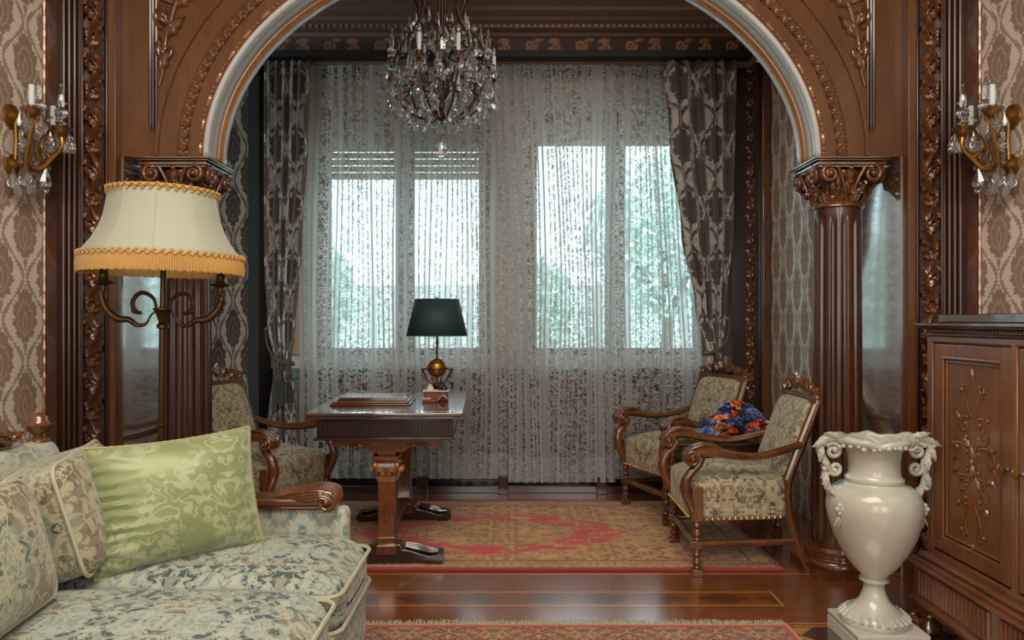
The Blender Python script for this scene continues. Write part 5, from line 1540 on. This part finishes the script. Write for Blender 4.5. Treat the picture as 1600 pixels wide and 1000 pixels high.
for k in range(NA):
    a = 2 * PI * k / NA + .22; b_ = a + 2 * PI / NA
    for q in range(1, 12):
        u = q / 12; r = lerp(.305, .305, u) * (1 - .10 * math.sin(PI * u)); t_ = lerp(a, b_, u); m.ball((r * math.cos(t_), r * math.sin(t_), .235 - .085 * math.sin(PI * u)), .0065, n=6)
    for q in range(14):
        u = q / 13; r = lerp(.29, .05, u); m.ball((r * math.cos(a + .3), r * math.sin(a + .3), .10 - .10 * u - .06 * math.sin(PI * u)), .006, n=6)
    for q in range(12):
        u = q / 11; r = lerp(.225, .06, u); m.ball((r * math.cos(a), r * math.sin(a), .34 + .16 * u - .04 * math.sin(PI * u)), .006, n=6)
m.build('bead_string', 'crystal_glass', CH, smooth=False, kind='stuff')
struct(MB().lathe([(.0, 0), (.09, 0), (.10, -.015), (.05, -.03), (.0, -.035)], 24, (-.402, 4.2, 3.26)).build('ceiling_rose', 'old_brass'))

# ---- wall sconces; local +x away from the wall
def make_sconce(label, loc, mirror):
    Z = thing('wall_sconce', label, 'sconce', loc, 0, 'crystal wall sconces')
    g = gems()
    m = MB()
    for z, r in ((.03, .052), (-.17, .046)):
        m.M = T(0, 0, z) @ Matrix.Rotation(PI / 2, 4, 'Y'); m.lathe([(r, 0), (r * .95, .010), (r * .6, .016), (r * .4, .03), (r * .2, .034), (0, .036)], 28)
    m.M = None; m.tube([(.018, 0, .03), (.024, 0, -.07), (.018, 0, -.17)], .009, n=8)
    m.build('backplate', 'gold', Z)
    for i, (yy, xx, zz) in enumerate(((-.075, .135, .02), (.03, .19, -.03), (.12, .10, -.01))):
        m = MB()
        pts = bez([(.02, 0, -.165), (.05 + xx * .3, yy * .3, -.185), (xx * .8, yy * .8, -.14), (xx, yy, -.06 + zz), (xx, yy, zz - .01)], 26); m.tube(pts, radii([.008, .010, .009, .008], len(pts)), n=8)
        pts = bez([(xx * .8, yy * .8, -.14), (xx * .6, yy * .6, -.09), (xx * .7, yy * .7, -.05), (xx * .8, yy * .8, -.07)], 14); m.tube(pts, radii([.006, .004], len(pts)), n=6)
        m.lathe([(.006, -.02), (.016, -.010), (.026, .0), (.030, .012), (.020, .014), (.013, .02), (.016, .034), (.012, .036)], 18, (xx, yy, zz))
        arm = m.build('arm', 'gold', Z)
        m = MB(); dish(m, (xx, yy, zz + .006), .042, 24); m.build('drip_pan', 'crystal_glass', arm)
        if i != 1:
            m = MB(); m.lathe([(.0115, .034), (.0115, .115), (.008, .119), (.0, .12)], 16, (xx, yy, zz)); cd = m.build('candle', 'candle_wax', arm)
        else:
            put(g['spire'], arm, T(xx, yy, zz + .03) @ Matrix.Scale(1.15, 4))
        for j in range(5):
            b_ = j * 2 * PI / 5 + i; put(g['drop' if j % 2 else 'plate'], Z, T(xx + .040 * math.cos(b_), yy + .040 * math.sin(b_), zz + .004) @ rz(b_))
        put(g['ros'], Z, T(xx, yy - .03, zz - .05) @ rz(.4 + i) @ Matrix.Scale(1.2, 4))
        put(g['plate'], Z, T(xx * .7, yy * .7, -.17) @ rz(i * 1.1) @ Matrix.Scale(1.1, 4))
        put(g['drop'], Z, T(xx * .45, yy * .5, -.20) @ rz(i * 1.7))
        put(g['ros'], Z, T(xx * .8, yy * .8 - .02, -.10) @ rz(i * .7) @ Matrix.Scale(1.3, 4))
    put(g['spire'], Z, T(.10, .02, .02) @ Matrix.Scale(1.3, 4)); put(g['spire'], Z, T(.06, -.02, -.14) @ Matrix.Scale(.9, 4))
    for j in range(7): put(g['small'], Z, T(.04 + .03 * (j % 3), -.08 + .035 * j, -.12 - .02 * (j % 2)) @ rz(j))
    for j in range(5): put(g['plate'], Z, T(.05 + .035 * (j % 3), -.06 + .04 * j, -.19 - .015 * (j % 2)) @ rz(j * 1.3))
    m = MB()
    for (p, q_) in (((.09, -.07, 0), (.2, .05, -.03)), ((.2, .05, -.03), (.1, .13, 0)), ((.03, 0, .05), (.2, .05, .1)), ((.09, -.07, -.02), (.03, .0, -.15))):
        for k in range(14): u = k / 13; m.ball((lerp(p[0], q_[0], u), lerp(p[1], q_[1], u), lerp(p[2], q_[2], u) - .06 * math.sin(PI * u)), .006, n=6)
    m.build('bead_string', 'crystal_glass', Z, smooth=False, kind='stuff')
    for o in [x for x in bpy.data.objects if x.name.startswith('crystal_') and x.parent is None]: bpy.data.objects.remove(o)
    return Z
make_sconce('brass wall sconce with crystal drops, on the left wall by the floor lamp', (-2.07, 3.04, 2.01), 1)
s2 = make_sconce('brass wall sconce with crystal drops, on the right wall above the cabinet', (2.07, 3.04, 2.01), -1)
s2.scale = (-1, 1, 1)

# ================================================================ OUTSIDE
o = box('lawn', 'lawn', -14, 16, 5.7, 30, -1.2, -1.1, bevel=0); o['kind'] = 'structure'
o = MB().b(-12, 16, 19, 19.3, -1.1, 2.1).build('garden_wall', 'far_wall'); tag(o, 'pale garden wall far outside the right window', 'wall')
def tree(x, y, h, rad, label, seed):
    T_ = thing('tree', label, 'tree', (x, y, -1.1), 0, 'trees seen through the sheers')
    m = MB(); m.tube([(0, 0, 0), (.08, 0, h * .4), (0, .05, h * .75)], [.16, .12, .07], n=8)
    r_ = random.Random(seed)
    for k in range(6): a = k * 1.1; m.tube([(.04, 0, h * .4), (rad * .5 * math.cos(a), rad * .5 * math.sin(a), h * .7)], [.06, .03], n=6)
    m.build('trunk', 'tree_bark', T_)
    m = MB()
    for k in range(1500):
        v = Vector((r_.gauss(0, 1), r_.gauss(0, 1), r_.gauss(0, 1))).normalized() * (r_.random() ** .4)
        c = Vector((v.x * rad, v.y * rad, h * .72 + v.z * h * .32)); a = Vector((r_.uniform(-1, 1), r_.uniform(-1, 1), r_.uniform(-1, 1))).normalized(); b_ = a.orthogonal().normalized(); s = r_.uniform(.10, .2)
        m._add([c - a * s, c + b_ * s * .5, c + a * s, c - b_ * s * .5], [(0, 1, 2, 3)])
    m.build('crown', 'tree_leaf', T_, smooth=False, kind='stuff')
tree(3.2, 15.5, 5.6, 1.7, 'leafy tree faintly seen through the right window, nearest the drape', 1)
tree(.6, 17.5, 3.6, .9, 'leafy tree faintly seen through the right window, nearer its middle bar', 2)
tree(-4.6, 16.0, 4.0, 1.2, 'leafy tree faintly seen through the left window', 3)
